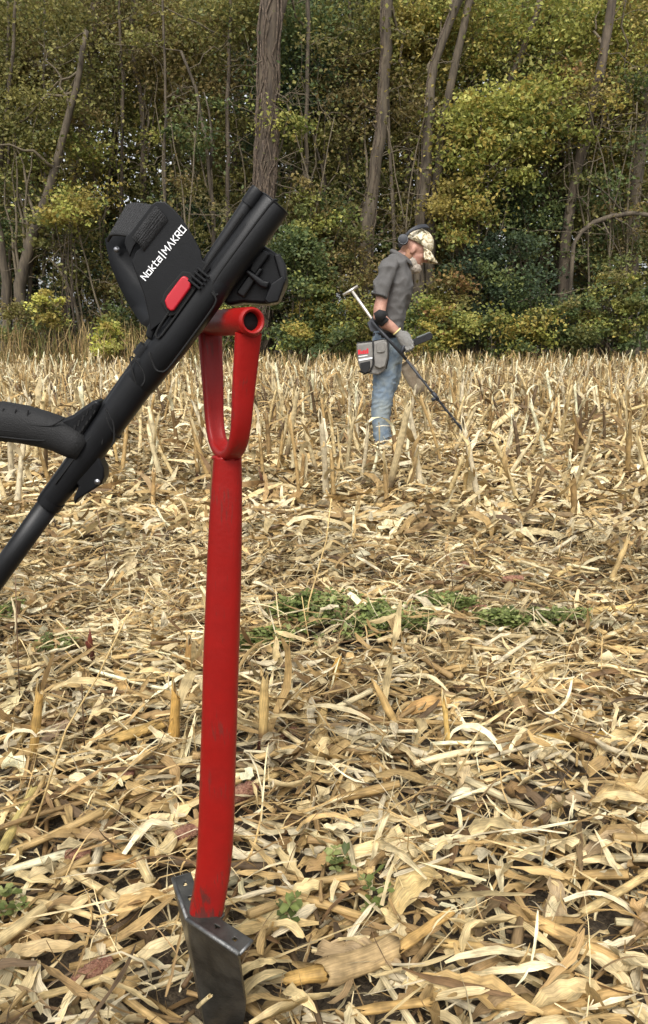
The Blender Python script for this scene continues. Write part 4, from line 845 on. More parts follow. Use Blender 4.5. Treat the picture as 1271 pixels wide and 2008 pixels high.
# dry grass along the field edge
n_ = 5200; x, y = rf.uniform(-10.5, 10.5, n_), rf.uniform(17.8, 19.6, n_) + 0; tall = np.where(x < -2.5, 1.0, 0.45)
V, F, C, U = strips(rf, np.stack([x, y, hgt(x, y)], -1), rf.random(n_) * 6.3, rf.normal(1.25, 0.25, n_), tall * (0.4 + rf.random(n_)), 0.008 + 0.012 * rf.random(n_), rf.normal(0.8, 0.6, n_), rf.normal(0, 0.4, n_), rf.normal(0, 0.6, n_), rf.normal(0, 1, n_), 4, 2, np.zeros(n_),
    np.array([c[:3] for c in PAL['straw'] + [lin(110, 112, 60)]])[rf.integers(0, 4, n_)], base=True)
tag(link('dry_grass', mesh_arrays('dry_grass', V, F, M_litter, C, U)), 'dry tawny grass fringing the field edge under the wood', 'grass', kind='stuff')

# ------------------------------------------------------------------ digging shovel with D-handle
M_red = mat('red gloss paint', (0.245, 0.0055, 0.004, 1), 0.4, 0.12, 12, 0.06, 160, spec=0.32)
M_redworn = mat('red paint scuffed to dark steel', (0.245, 0.0055, 0.004, 1), 0.42, 0, 30, 0.06, 160, spec=0.35, color2=(0.205, 0.005, 0.0035, 1))
M_steel = mat('dark blued steel', (0.05, 0.048, 0.043, 1), 0.36, 0, 22, 0.12, 140, metal=0.75, color2=(0.13, 0.125, 0.11, 1))
M_edge = mat('bare ground steel edge', (0.16, 0.16, 0.155, 1), 0.5, 0.35, 60, 0.2, 200, metal=0.8)
M_shade_seam = mat('black for painted hollow shade and seams', (0.004, 0.004, 0.004, 1), 0.9)  # near-black colour stands in for shade inside hollows; also draws the seams
# scuff marks near the foot of the shaft
_n = M_redworn.node_tree.nodes; _l = M_redworn.node_tree.links; _b = _n['Principled BSDF']; src = _b.inputs['Base Color'].links[0].from_socket
_tc = _n.new('ShaderNodeTexCoord'); _mp = _n.new('ShaderNodeMapping'); _mp.inputs['Scale'].default_value = (70, 70, 16); _l.new(_tc.outputs['Object'], _mp.inputs[0])
_t = _n.new('ShaderNodeTexNoise'); _t.inputs['Scale'].default_value = 1.0; _t.inputs['Detail'].default_value = 7; _t.inputs['Roughness'].default_value = 0.7; _l.new(_mp.outputs[0], _t.inputs['Vector'])
_sx = _n.new('ShaderNodeSeparateXYZ'); _l.new(_tc.outputs['Object'], _sx.inputs[0])
_mr = _n.new('ShaderNodeMapRange'); _mr.inputs['From Min'].default_value = 0.30; _mr.inputs['From Max'].default_value = 0.19; _mr.inputs['To Min'].default_value = 0.0; _mr.inputs['To Max'].default_value = 0.21; _l.new(_sx.outputs['Z'], _mr.inputs[0])
_ad = _n.new('ShaderNodeMath'); _ad.operation = 'ADD'; _l.new(_t.outputs['Fac'], _ad.inputs[0]); _l.new(_mr.outputs[0], _ad.inputs[1])
_st = _n.new('ShaderNodeMapRange'); _st.inputs['From Min'].default_value = 0.67; _st.inputs['From Max'].default_value = 0.74; _st.inputs['To Max'].default_value = 0.75; _l.new(_ad.outputs[0], _st.inputs[0])
_mx = _n.new('ShaderNodeMix'); _mx.data_type = 'RGBA'; _l.new(_st.outputs[0], _mx.inputs[0]); _l.new(src, _mx.inputs[6]); _mx.inputs[7].default_value = (0.045, 0.02, 0.016, 1); _l.new(_mx.outputs[2], _b.inputs['Base Color'])

for _m in (M_red, M_redworn):
    _n = _m.node_tree.nodes; _l = _m.node_tree.links; _b = _n['Principled BSDF']; src = _b.inputs['Base Color'].links[0].from_socket
    _tc = _n.new('ShaderNodeTexCoord'); _mp = _n.new('ShaderNodeMapping'); _mp.inputs['Scale'].default_value = (420, 420, 38); _mp.inputs['Rotation'].default_value = (0.3, 0.5, 0); _l.new(_tc.outputs['Object'], _mp.inputs[0])
    _t = _n.new('ShaderNodeTexNoise'); _t.inputs['Scale'].default_value = 1.0; _t.inputs['Detail'].default_value = 3; _l.new(_mp.outputs[0], _t.inputs['Vector'])
    _t2 = _n.new('ShaderNodeTexNoise'); _t2.inputs['Scale'].default_value = 22; _t2.inputs['Detail'].default_value = 4; _l.new(_tc.outputs['Object'], _t2.inputs['Vector'])
    _mu = _n.new('ShaderNodeMath'); _mu.operation = 'MULTIPLY'; _l.new(_t.outputs['Fac'], _mu.inputs[0]); _l.new(_t2.outputs['Fac'], _mu.inputs[1])
    _r = _n.new('ShaderNodeMapRange'); _r.inputs['From Min'].default_value = 0.34; _r.inputs['From Max'].default_value = 0.42; _r.inputs['To Max'].default_value = 0.5; _l.new(_mu.outputs[0], _r.inputs[0])
    _x = _n.new('ShaderNodeMix'); _x.data_type = 'RGBA'; _l.new(_r.outputs[0], _x.inputs[0]); _l.new(src, _x.inputs[6]); _x.inputs[7].default_value = (0.09, 0.022, 0.016, 1); _l.new(_x.outputs[2], _b.inputs['Base Color'])
    _r2 = _n.new('ShaderNodeMapRange'); _r2.inputs['To Min'].default_value = 0.34; _r2.inputs['To Max'].default_value = 0.56; _l.new(_t2.outputs['Fac'], _r2.inputs[0]); _l.new(_r2.outputs[0], _b.inputs['Roughness'])
base = Vector((-0.17, 0.845, 0.0))
sh = thing('digging_shovel', base, 'red steel D-handled digging shovel stuck upright in the ground', 'shovel')
C1, C2 = P(496, 630, 0.765), P(404, 634, 0.885); gdir = (C2 - C1).normalized(); cm = (C1 + C2) / 2; span = (C2 - C1).length / 2
wdir = Vector((0, 0, 1)).cross(gdir).normalized()
if wdir.x < 0: wdir = -wdir
def tube_hollow(a, b, ro, ri, n=28):
    t = (b - a).normalized(); s_ = t.cross(Vector((0, 0, 1))).normalized(); u = s_.cross(t); mb = MB(); L = (b - a).length
    ring = lambda d, r: [a + t * d + (s_ * math.cos(2 * math.pi * k / n) + u * math.sin(2 * math.pi * k / n)) * r for k in range(n)]
    mb.rings([ring(0.04, ri * 0.98), ring(0.0012, ri), ring(0, ri + 0.001), ring(-0.0006, (ro + ri) / 2), ring(0.0, ro - 0.002), ring(0.0015, ro - 0.0004), ring(0.004, ro)] + [ring(L * f, ro) for f in (0.2, 0.5, 0.8)] + [ring(L - 0.002, ro), ring(L, ro - 0.002), ring(L, ri), ring(L - 0.04, ri * 0.98)], cap=False)
    return mb, t
mb, gt = tube_hollow(C1, C2, 0.0142, 0.0094)
grip = part('grip_tube', mb, M_red, sh, angle=60)
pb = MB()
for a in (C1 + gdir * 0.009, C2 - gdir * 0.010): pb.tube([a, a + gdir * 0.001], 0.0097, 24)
part('bore_shade', pb, M_shade_seam, grip)  # black discs plug the tube ends, its inner shade put into their colour
# yoke: one bent strap from arm to arm
bot = P(445, 897, 0.825); arm = span - 0.012
prof = [(-1.0, 0.0), (-0.985, 0.10), (-0.95, 0.30), (-0.92, 0.46), (-0.915, 0.58), (-0.87, 0.72), (-0.72, 0.86), (-0.45, 0.955), (0.0, 1.0)]
prof = prof + [(-a, b) for a, b in reversed(prof[:-1])]
drop = cm.z - bot.z - 0.013; tops = cm + Vector((0, 0, -0.0115)); cen = lambda f: tops.lerp(Vector((bot.x, bot.y, tops.z)), f) - Vector((0, 0, f * drop))
yp = [cen(b) + gdir * (a * arm * (1 - 0.17 * min(1, b / 0.6))) for a, b in prof]
q = []
for i in range(len(yp) - 1):
    for k in range(3):
        q.append(yp[i].lerp(yp[i + 1], k / 3))
q.append(yp[-1])
for _ in range(2): q = [q[0]] + [(q[i - 1] + q[i] * 2 + q[i + 1]) / 4 for i in range(1, len(q) - 1)] + [q[-1]]
yb = MB(); rings = []; n = 20
for i, p in enumerate(q):
    t = (q[min(i + 1, len(q) - 1)] - q[max(i - 1, 0)]).normalized(); nn = t.cross(wdir).normalized(); f = abs(i / (len(q) - 1) - 0.5) * 2     # 1 at the ends
    wa = 0.0108 + 0.0034 * max(0, f - 0.35) / 0.65; wb = 0.0062
    if nn.dot(cen(0.4) - p) < 0: nn = -nn
    ring = []
    for k in range(n):
        a = 2 * math.pi * k / n; c, s_ = math.cos(a), math.sin(a); c2 = math.copysign(abs(c) ** 0.62, c); s2 = math.copysign(abs(s_) ** 0.62, s_)
        dent = 0.0035 * max(0, s2) * math.exp(-(c2 / 0.4) ** 2) * (1 if 0.12 < f < 0.92 else 0.3)      # a crease pressed along the inner face
        ring.append(p + wdir * wa * c2 + nn * (wb * s2 - dent))
    rings.append(ring)
yb.rings(rings); yoke = part('yoke', yb, M_red, sh, angle=70)
def bead(pts, r, m, par, seed):
    rr = random.Random(seed); w = MB(); w.tube(pts, [r * rr.uniform(0.7, 1.3) for _ in pts], 7); return part('weld_bead', w, m, par)
for e, sgn in ((C1 + gdir * 0.012, -1), (C2 - gdir * 0.012, 1)):
    bead([e + gdir * (sgn * 0.0075) * 1.0 + wdir * 0.0125 * math.cos(a) + Vector((0, 0, -0.0125 * abs(math.sin(a)) - 0.001)) for a in [math.pi * k / 9 for k in range(10)]], 0.002, M_red, yoke, 3)
# shaft: flattened tube, bent near the foot
edges = [(897, 419, 474), (940, 416, 475), (1000, 411.5, 475), (1100, 406.5, 474), (1200, 402.5, 471.5), (1300, 398.5, 468.5), (1400, 396, 465.5), (1500, 393, 462.5), (1600, 390, 460), (1660, 387.5, 457), (1700, 385, 453), (1740, 379.5, 446.5), (1785, 372, 438)]
sp = []; sr = []
for y, l, r in edges:
    f = (y - 897) / 888; Y = 0.825 + 0.022 * f; c = P((l + r) / 2, y, Y); sp.append(c); w = (r - l) / 2 * mpp(c); sr.append((w, 0.0165))
shb = MB(); shb.tube(sp, sr, 24, up=(0.12, -1, 0), e=3.0); part('shaft', shb, M_redworn, sh, angle=60)
bead([bot + Vector((0.0148 * math.cos(a), 0.0145 * math.sin(a), 0.0005 + 0.001 * math.sin(7 * a))) for a in [math.pi * (1 + k / 12) for k in range(13)]], 0.0022, M_red, sh, 5)
sock = MB(); e = sp[-1]; sock.tube([e + Vector((0, 0, 0.003)), e + Vector((0.002, 0.004, -0.03)), e + Vector((0.006, 0.012, -0.06))], [(sr[-1][0] * 0.9, 0.0145), (sr[-1][0] * 0.86, 0.013), (sr[-1][0] * 0.6, 0.009)], 20, up=(0.12, -1, 0), e=3.0)
part('socket', sock, M_steel, sh)
# V-shaped blade with turned-over foot plates
A_, R_, L_ = Vector((-0.1825, 0.829, 0.188)), Vector((-0.108, 0.778, 0.182)), Vector((-0.2150, 0.899, 0.192))
Ab, Rb, Lb = Vector((-0.169, 0.845, 0.0)), Vector((-0.106, 0.846, 0.0)), Vector((-0.188, 0.903, 0.0))
rows_ = []
for i in range(9):
    f = i / 8 * 1.35; a, r_, l = A_.lerp(Ab, f), R_.lerp(Rb, f), L_.lerp(Lb, f)
    tp = max(0, f - 0.75) * 0.5; r_ = r_.lerp(a, tp); l = l.lerp(a, tp)
    rows_.append([l, l.lerp(a, 0.5), l.lerp(a, 0.85) + (r_ - a) * 0.01, a + ((l + r_) / 2 - a) * 0.06, a.lerp(r_, 0.15) + (l - a) * 0.01, a.lerp(r_, 0.5), r_])
bl = MB(); bl.sheet(rows_, 0.0042); blade = part('blade', bl, M_steel, sh, bevel=0.0007)
ins = ((L_ + R_) / 2 - A_); ins.z = 0; ins.normalize()
def plate(p, q_, holes):
    d = (q_ - p); L = d.length; d.normalize(); off = ins.copy() - d * ins.dot(d); off.normalize(); wd = 0.026; pts = []
    fb = MB(); up = Vector((0, 0, 0.0045))
    corner = [p, q_ - d * 0.002, q_ + off * 0.003, q_ + off * (wd * 0.8) - d * 0.001, q_ + off * wd - d * 0.007, p + off * wd + d * 0.012]
    # plate with real punched holes: bmesh boolean-free ring bridging
    bm = bmesh.new(); nS = 24; grid_u = 30; grid_v = 10; hr = 0.0034
    vs_ = {}
    def inside(pt): return any(((pt - (p + d * (L * hu) + off * (wd * 0.52)))).length < hr for hu in holes)
    F_ = []; V_ = []
    for i in range(grid_u + 1):
        for j in range(grid_v + 1): V_.append(p + d * (L * i / grid_u) + off * (wd * j / grid_v) + Vector((0, 0, 0.0005)))
    for i in range(grid_u):
        for j in range(grid_v):
            ids = (i * (grid_v + 1) + j, (i + 1) * (grid_v + 1) + j, (i + 1) * (grid_v + 1) + j + 1, i * (grid_v + 1) + j + 1)
            if not inside(sum((V_[k] for k in ids), Vector()) / 4): F_.append(ids)
    fb.add(V_, F_); me = fb.mesh('foot_plate', M_steel); o = part('foot_plate', me, None, blade); s_ = o.modifiers.new('solid', 'SOLIDIFY'); s_.thickness = 0.004; s_.offset = 0
    bv = o.modifiers.new('edge', 'BEVEL'); bv.width = 0.0007; bv.segments = 2; bv.limit_method = 'ANGLE'
    eb = MB(); eb.tube([p + Vector((0, 0, 0.001)), q_ + Vector((0, 0, 0.001))], 0.0031, 10); eb.tube([q_ + off * 0.001, q_ + off * wd], 0.0026, 8) ; part('worn_edge', eb, M_edge, blade)
plate(A_, R_, (0.45, 0.8)); plate(A_, L_, (0.42, 0.78))
bead([sp[-1] + Vector((0.024 * math.cos(a) - 0.001, 0.0175 * math.sin(a), -0.004 + 0.001 * math.sin(5 * a))) for a in [math.pi * (1 + k / 14) for k in range(15)]], 0.0028, M_steel, blade, 8)
# soil crumbs stuck on the blade are left to the mat around it

# ------------------------------------------------------------------ detector leaning over the shovel handle
M_blk = mat('matt black nylon', (0.0055, 0.0058, 0.0066, 1), 0.40, 0.2, 30, 0.06, 900, spec=0.22)
M_blk2 = mat('black carbon tube', (0.0065, 0.0068, 0.0075, 1), 0.42, 0.12, 40, 0.05, 700, spec=0.3)
M_rub = mat('black rubber grip', (0.009, 0.0088, 0.0088, 1), 0.7, 0.15, 40, 0.2, 700, spec=0.35)
M_web = mat('black woven webbing', (0.042, 0.042, 0.043, 1), 0.85, 0.3, 240, 0.9, 900)
M_redbtn = mat('red plastic button', (0.40, 0.010, 0.020, 1), 0.4, 0.06, 20)
M_white = mat('white print', (0.82, 0.82, 0.82, 1), 0.5)
M_metal = mat('steel rivet', (0.35, 0.35, 0.36, 1), 0.35, 0.1, 40, metal=1.0)
YD = 0.80
D = lambda px, py, dy=0.0: P(px, py, YD) + Vector((0, dy, 0))
top, low = D(527, 400), D(97, 985); axd = (low - top).normalized(); vv = Vector((0, -1, 0)).cross(axd).normalized()
if vv.x > 0: vv = -vv                    # up-left, square to the shaft
det = thing('metal_detector', Vector((-0.93, 0.8, 0.0)), 'black metal detector propped across the red shovel handle', 'metal detector')
def axis(px, py, dy=0.0): return D(px, py, dy)
def rod(name, pix, wid, mat_, par, n=24, e=2.4, th=None, dy=0.0, bevel=0, **k):
    mb = MB(); pts = [D(x, y, dy) for x, y in pix]; r = [(w / 2 * mpp(p), (th or w / 2 * mpp(p))) for w, p in zip(wid, pts)]
    mb.tube(pts, r, n, up=(0, -1, 0), e=e); return part(name, mb, mat_, par, bevel=bevel, angle=50, **k)
# thick upper shaft: upper sleeve, middle body, lower sleeve, telescoping stem
us = rod('upper_shaft', [(540, 399), (536, 405), (440, 534), (425, 553)], [60, 64, 65, 65], M_blk2, det, e=2.3)
mbdy = rod('middle_body', [(430, 547), (420, 560), (340, 667), (276, 748), (272, 753)], [63, 67, 67, 64, 60], M_blk, det, e=2.6)
ls = rod('lower_sleeve', [(282, 738), (272, 750), (208, 840), (172, 890), (97, 985)], [60, 63, 59, 56, 47], M_blk, det, e=2.6)
cl = rod('collar_rim', [(105, 978), (96, 990)], [49, 49], M_blk, det)
st0, st1 = D(104, 978), D(8, 1112); sdir = (st1 - st0).normalized(); endp = st0 + sdir * ((st0.z - 0.06) / -sdir.z)
sb = MB(); sb.tube([st0, st1, endp], [(21.5 * mpp(st0), 0.0115)] * 3, 24, up=(0, -1, 0)); part('stem', sb, M_blk2, det)
cb = MB(); cc = endp + Vector((-0.02, 0, -0.02))
cb.tube([cc + Vector((0.13 * math.cos(a), 0.105 * math.sin(a), 0.0)) for a in [2 * math.pi * k / 40 for k in range(40)]], (0.016), 10, closed=True); cb.tube([cc - Vector((0.12, 0, 0)), cc + Vector((0.12, 0, 0))], (0.02, 0.01), 10); cb.tube([endp + sdir * -0.03, endp + sdir * 0.03], 0.016, 12)
part('search_coil', cb, M_blk, det)
# rail with rounded cap that lies along the upper side of the shaft
rail = rod('arm_rail', [(503, 380), (498, 388), (422, 500), (338, 622), (292, 684), (203, 806)], [26, 28, 26, 26, 24, 20], M_blk2, det, n=16, dy=-0.004)
cap = rod('rail_cap', [(508, 374), (503, 381), (487, 404)], [28, 31, 31], M_blk, rail, n=18, dy=-0.005, e=2.6)
rod('rail_collar', [(291, 680), (277, 699)], [32, 32], M_blk, rail, n=18, dy=-0.005, e=2.6)
gr = rod('rail_groove', [(480, 425), (404, 534)], [5, 5], M_shade_seam, rail, n=8, dy=-0.0205)
# end face trim, panel outlines and joint rings
def ring_at(px, py, w, par, name='joint_ring', r=0.0009, m=M_shade_seam, tilt=0.0):
    c = D(px, py); mb = MB(); ra = w / 2 * mpp(c) * 0.985; rb = ra * 1.01
    mb.tube([c + vv * ra * math.cos(a) + Vector((0, -1, 0)) * rb * math.sin(a) + axd * (tilt * math.cos(a)) for a in [2 * math.pi * k / 36 for k in range(36)]], r, 6, closed=True); return part(name, mb, m, par)
ring_at(271, 738, 64.5, mbdy, tilt=-0.0125); ring_at(221, 826, 60.5, ls, tilt=-0.01); ring_at(540, 400, 62, us, m=M_blk)
def outline(name, pix, dy, r, m, par, close=True):
    mb = MB(); pts = [D(x, y, dy) for x, y in pix]
    q = []; N = len(pts)
    for i in range(N if close else N - 1):
        for k in range(4): q.append(pts[i].lerp(pts[(i + 1) % N], k / 4))
    if not close: q.append(pts[-1])
    for _ in range(2):
        q = [(q[i - 1] + q[i] * 2 + q[(i + 1) % len(q)]) / 4 if (close or 0 < i < len(q) - 1) else q[i] for i in range(len(q))]
    mb.tube(q, r, 6, closed=close); return part(name, mb, m, par)
outline('panel_seam', [(546, 398), (538, 396), (424, 551), (420, 566), (427, 582), (432, 578)], -0.0166, 0.0012, M_shade_seam, us, False)
outline('panel_seam', [(420, 575), (430, 588), (424, 604), (344, 712), (330, 728), (312, 726), (300, 690)], -0.0176, 0.0011, M_shade_seam, mbdy, False)
outline('panel_seam', [(318, 668), (400, 552), (404, 536), (396, 530), (322, 636), (312, 656)], -0.0182, 0.0012, M_shade_seam, mbdy, True)
outline('panel_seam', [(270, 700), (290, 728), (292, 744), (285, 756)], -0.0168, 0.001, M_shade_seam, ls, False)
outline('panel_seam', [(215, 798), (232, 826), (232, 862), (226, 872)], -0.0158, 0.0009, M_shade_seam, ls, False)
outline('panel_seam', [(118, 944), (190, 846), (202, 842), (210, 856), (208, 868)], -0.015, 0.0008, M_shade_seam, ls, False)
# arm cuff: near wing with printed name, far wing, floor
nearw = [(304, 406), (314, 400), (330, 401), (345, 413), (362, 432), (384, 468), (398, 494), (402, 513), (412, 520), (418, 530), (362, 600), (302, 650), (298, 620), (289, 578), (273, 536), (259, 500), (252, 480), (255, 466), (262, 462)]
wing = MB(); 
inner = [(320, 424), (326, 429), (326, 434), (281, 490), (274, 494), (271, 488)]
# the wing is built as two strips round the strap slot so that the slot is a real opening
def wpoly(pix, dy=-0.016, th=0.0035):
    w = MB(); w.prism([D(x, y, dy) for x, y in pix], (0, th, 0)); return w
cuff = part('arm_cuff', wpoly([(304, 406), (314, 400), (330, 401), (345, 413), (362, 432), (384, 468), (398, 494), (402, 513), (412, 520), (418, 530), (362, 600), (302, 650), (298, 620), (289, 578), (273, 536), (266, 517), (274, 496), (281, 491), (327, 434), (327, 428), (320, 423), (270, 487), (262, 508), (259, 500), (252, 480), (255, 466), (262, 462)]), M_blk, det, smooth=False, bevel=0.0012)
fw = MB(); fr = lambda x, y, d: P(x, y, YD + d)
rows_ = [[fr(206, 470, 0.075), fr(216, 520, 0.072), fr(236, 566, 0.066), fr(258, 606, 0.055), fr(278, 636, 0.035), fr(300, 648, 0.0)],
         [fr(222, 456, 0.078), fr(240, 510, 0.076), fr(266, 550, 0.07), fr(290, 584, 0.058), fr(310, 606, 0.036), fr(332, 618, 0.0)],
         [fr(252, 428, 0.08), fr(276, 470, 0.078), fr(306, 506, 0.072), fr(334, 532, 0.06), fr(352, 552, 0.036), fr(370, 566, 0.0)],
         [fr(286, 398, 0.08), fr(310, 434, 0.078), fr(340, 466, 0.072), fr(366, 490, 0.06), fr(386, 506, 0.036), fr(404, 520, 0.0)]]
fw.sheet(rows_, 0.0035); part('cuff_back_wing', fw, M_blk, cuff)
rv = MB(); c = fr(229, 489, 0.068); rv.ell(c, [(0.0035, 0, 0), (0, 0.002, 0), (0, 0, 0.0035)], 12, 8); part('rivet', rv, M_metal, cuff)
ft = MB(); ft.prism([D(x, y, -0.012) for x, y in [(302, 628), (312, 640), (302, 668), (290, 660), (294, 640)]], (0, 0.02, 0)); part('cuff_foot', ft, M_blk, cuff, smooth=False, bevel=0.002)
stp = MB(); rows_ = []
for (a, b, d) in [((329, 437), (283, 496), -0.011), ((326, 428), (279, 488), -0.018), ((314, 412), (268, 474), -0.02), ((304, 404), (259, 466), -0.012), ((290, 402), (246, 463), 0.006), ((270, 399), (230, 461), 0.03), ((252, 402), (216, 463), 0.055), ((247, 412), (211, 474), 0.07)]:
    A0, B0 = P(a[0], a[1], YD + d), P(b[0], b[1], YD + d); rows_.append([A0.lerp(B0, k / 6) for k in range(7)])
def dens(rows):
    out = []
    for i in range(len(rows) - 1):
        for k in range(4):
            f = k / 4; p0 = rows[max(i - 1, 0)]; p1, p2 = rows[i], rows[i + 1]; p3 = rows[min(i + 2, len(rows) - 1)]
            out.append([0.5 * ((2 * b) + (c - a) * f + (2 * a - 5 * b + 4 * c - d) * f * f + (3 * b - a - 3 * c + d) * f ** 3) for a, b, c, d in zip(p0, p1, p2, p3)])
    return out + [rows[-1]]
rows_ = dens(rows_); stp.sheet(rows_, 0.003); strap = part('strap', stp, M_web, det)
for i in range(1, len(rows_) - 2, 1):       # woven ribs across the webbing
    rb = MB(); rb.tube([p + Vector((0, -0.0013, 0.0008)) for p in rows_[i][::1]], 0.0009, 5); part('webbing_rib', rb, M_web, strap)
bt = MB(); bt.prism([D(x, y, -0.0225) for x, y in [(331, 592), (336, 582), (364, 545), (371, 544), (382, 555), (381, 566), (350, 609), (343, 612), (335, 604)]], (0, 0.008, 0))
part('release_button', bt, M_redbtn, det, smooth=False, bevel=0.002, seg=3)
fr_ = MB(); fr_.prism([D(x, y, -0.0185) for x, y in [(322, 594), (330, 574), (364, 534), (378, 536), (392, 552), (388, 570), (352, 618), (338, 622)]], (0, 0.006, 0)); part('button_recess', fr_, M_shade_seam, det, smooth=False, bevel=0.0015)
for k in range(4):
    f = k / 3; a = D(388 + 17 * f, 560 - 22 * f, -0.021); rbm = MB(); rbm.box(a, vv * 0.0075, axd * 0.0013, Vector((0, 0.002, 0))); part('grip_rib', rbm, M_blk, mbdy, smooth=False, bevel=0.0006)
# printed name
GL = {'N': (0.72, [[(0, 0), (0, 1), (.72, 0), (.72, 1)]]), 'o': (0.62, [[(0, 0), (0, .72), (.62, .72), (.62, 0), (0, 0)]]), 'k': (0.55, [[(0, 0), (0, 1)], [(.55, .72), (.08, .36), (.55, 0)]]), 't': (0.5, [[(.14, 1), (.14, 0), (.5, 0)], [(0, .72), (.5, .72)]]),
      'a': (0.62, [[(0, .72), (.62, .72), (.62, 0), (0, 0), (0, .4), (.62, .4)]]), '|': (0.36, [[(.18, -.25), (.18, 1.2)]]), 'M': (0.85, [[(0, 0), (0, 1), (.42, .4), (.85, 1), (.85, 0)]]), 'A': (0.8, [[(0, 0), (.4, 1), (.8, 0)]]), 'K': (0.62, [[(0, 0), (0, 1)], [(.62, 1), (.08, .5), (.62, 0)]]),
      'R': (0.66, [[(0, 0), (0, 1), (.66, 1), (.66, .46), (.14, .46), (.66, 0)]]), 'O': (0.72, [[(0, 0), (0, 1), (.72, 1), (.72, 0), (0, 0)]])}
def print_text(txt, o0, dx, dy, nrm, size, gap, wt, par):
    x = 0; z = 0
    for ch in txt:
        w, st = GL[ch]; mb = MB()
        for pl in st:
            for a, b in zip(pl[:-1], pl[1:]):
                A, B = Vector(a), Vector(b); d = (B - A).normalized(); e = Vector((-d.y, d.x)) * wt / 2; A = A - d * wt / 2; B = B + d * wt / 2; z += 1
                V = [o0 + dx * ((p.x + x) * size) + dy * (p.y * size) + nrm * (0.0002 + 0.00001 * (z % 9)) for p in (A - e, B - e, B + e, A + e)]
                mb.add(V, [(0, 1, 2, 3)])
        x += w + gap; part('printed_letter', mb, M_white, par, smooth=False)
t0, t1 = D(293, 552, -0.0165), D(371, 455, -0.0165); tdx = (t1 - t0).normalized(); tdy = Vector((0, -1, 0)).cross(tdx).normalized()
if tdy.z < 0: tdy = -tdy
tw = sum(GL[c][0] for c in 'Nokta|MAKRO') + 10 * 0.34
print_text('Nokta|MAKRO', t0, tdx, tdy, Vector((0, -1, 0)), (t1 - t0).length / tw, 0.34, 0.165, cuff)
# hand grip reaching back over the left border, with vented root
gp = MB(); pix = [(-150, 872, 62), (-90, 846, 70), (-30, 829, 77), (10, 826, 79), (50, 832, 76), (90, 842, 72), (120, 852, 70), (146, 866, 66), (168, 880, 56)]
gp.tube([D(x, y, -0.002) for x, y, w in pix], [(w / 2 * mpp(D(x, y)), 0.0185) for x, y, w in pix], 22, up=(0, -1, 0), e=2.3); grp_ = part('hand_grip', gp, M_rub, det)
outline('grip_insert', [(-40, 820), (0, 818), (60, 828), (112, 832), (126, 824), (138, 816)], -0.0193, 0.001, M_shade_seam, grp_, False)
outline('grip_insert', [(-40, 836), (10, 838), (80, 846), (100, 852), (104, 860), (60, 857), (0, 850), (-40, 850)], -0.0193, 0.0009, M_shade_seam, grp_, True)
for k in range(3):
    outline('grip_rib', [(20 + 24 * k, 797 + 1.5 * k), (18 + 24 * k, 806 + 1.5 * k), (17 + 24 * k, 814 + 2 * k)], -0.0168, 0.0008, M_rub, grp_, False)
rt = MB(); rt.prism([D(x, y, -0.013) for x, y in [(128, 820), (148, 812), (170, 796), (194, 780), (206, 790), (148, 890), (130, 888), (118, 872), (116, 850)]], (0, 0.026, 0)); root_ = part('grip_root', rt, M_blk, det, smooth=False, bevel=0.004)
for k in range(7):
    f = k / 6; x, y = 136 + 50 * f, 858 - 62 * f
    vb = MB(); w = 1.0 - 0.5 * f; vb.prism([D(x + dx * w, y + dy * w, -0.0138) for dx, dy in [(-2, 8), (2, 8), (6, -8), (1, -8)]], (0, 0.004, 0)); part('vent_slot', vb, M_shade_seam, root_, smooth=False)
    vb = MB(); x, y = 148 + 44 * f, 868 - 62 * f; vb.prism([D(x + dx * w, y + dy * w, -0.0138) for dx, dy in [(-5, 5), (-1, 7), (5, -5), (1, -7)]], (0, 0.004, 0)); part('vent_slot', vb, M_shade_seam, root_, smooth=False)
ctl = MB(); cbp = D(-175, 900); ctl.box(cbp, (0.045, 0, 0.02), (0, 0.04, 0), (-0.012, 0, 0.028)); part('control_box', ctl, M_blk, det, smooth=False, bevel=0.008)
# cam lock under the lower sleeve
ck = MB(); ck.prism([D(x, y, -0.011) for x, y in [(196, 880), (203, 904), (209, 915), (210, 932), (204, 947), (160, 975), (152, 987), (149, 974), (160, 950), (150, 940)]], (0, 0.022, 0)); cam_ = part('cam_lock', ck, M_blk, det, smooth=False, bevel=0.0025)
rv = MB(); rv.tube([D(197, 941, -0.0125), D(197, 941, -0.009)], 0.0032, 14); part('rivet', rv, M_metal, cam_)
# bracket and module behind the top end
mod = MB(); mod.prism([P(x, y, YD + 0.012) for x, y in [(490, 478), (520, 482), (545, 498), (557, 522), (563, 552), (543, 594), (524, 597), (478, 594), (446, 599), (432, 586), (450, 545)]], (0, 0.05, 0)); mo = part('rear_bracket', mod, M_blk, det, smooth=False, bevel=0.004)
for pts, dd, th, m in [([(536, 500), (548, 496), (560, 518), (562, 548), (556, 560), (548, 540)], 0.006, 0.03, M_blk2), ([(530, 556), (554, 540), (560, 552), (546, 592), (526, 596), (518, 588)], 0.002, 0.03, M_blk), ([(462, 574), (500, 520), (516, 528), (478, 584)], 0.004, 0.012, M_blk2), ([(478, 532), (486, 528), (518, 550), (530, 552), (524, 566), (510, 562)], -0.002, 0.01, M_blk), ([(498, 498), (516, 490), (530, 498), (500, 540), (488, 530)], 0.003, 0.012, M_blk)]:
    w = MB(); w.prism([P(x, y, YD + dd) for x, y in pts], (0, th, 0)); part('bracket_plate', w, m, mo, smooth=False, bevel=0.002)
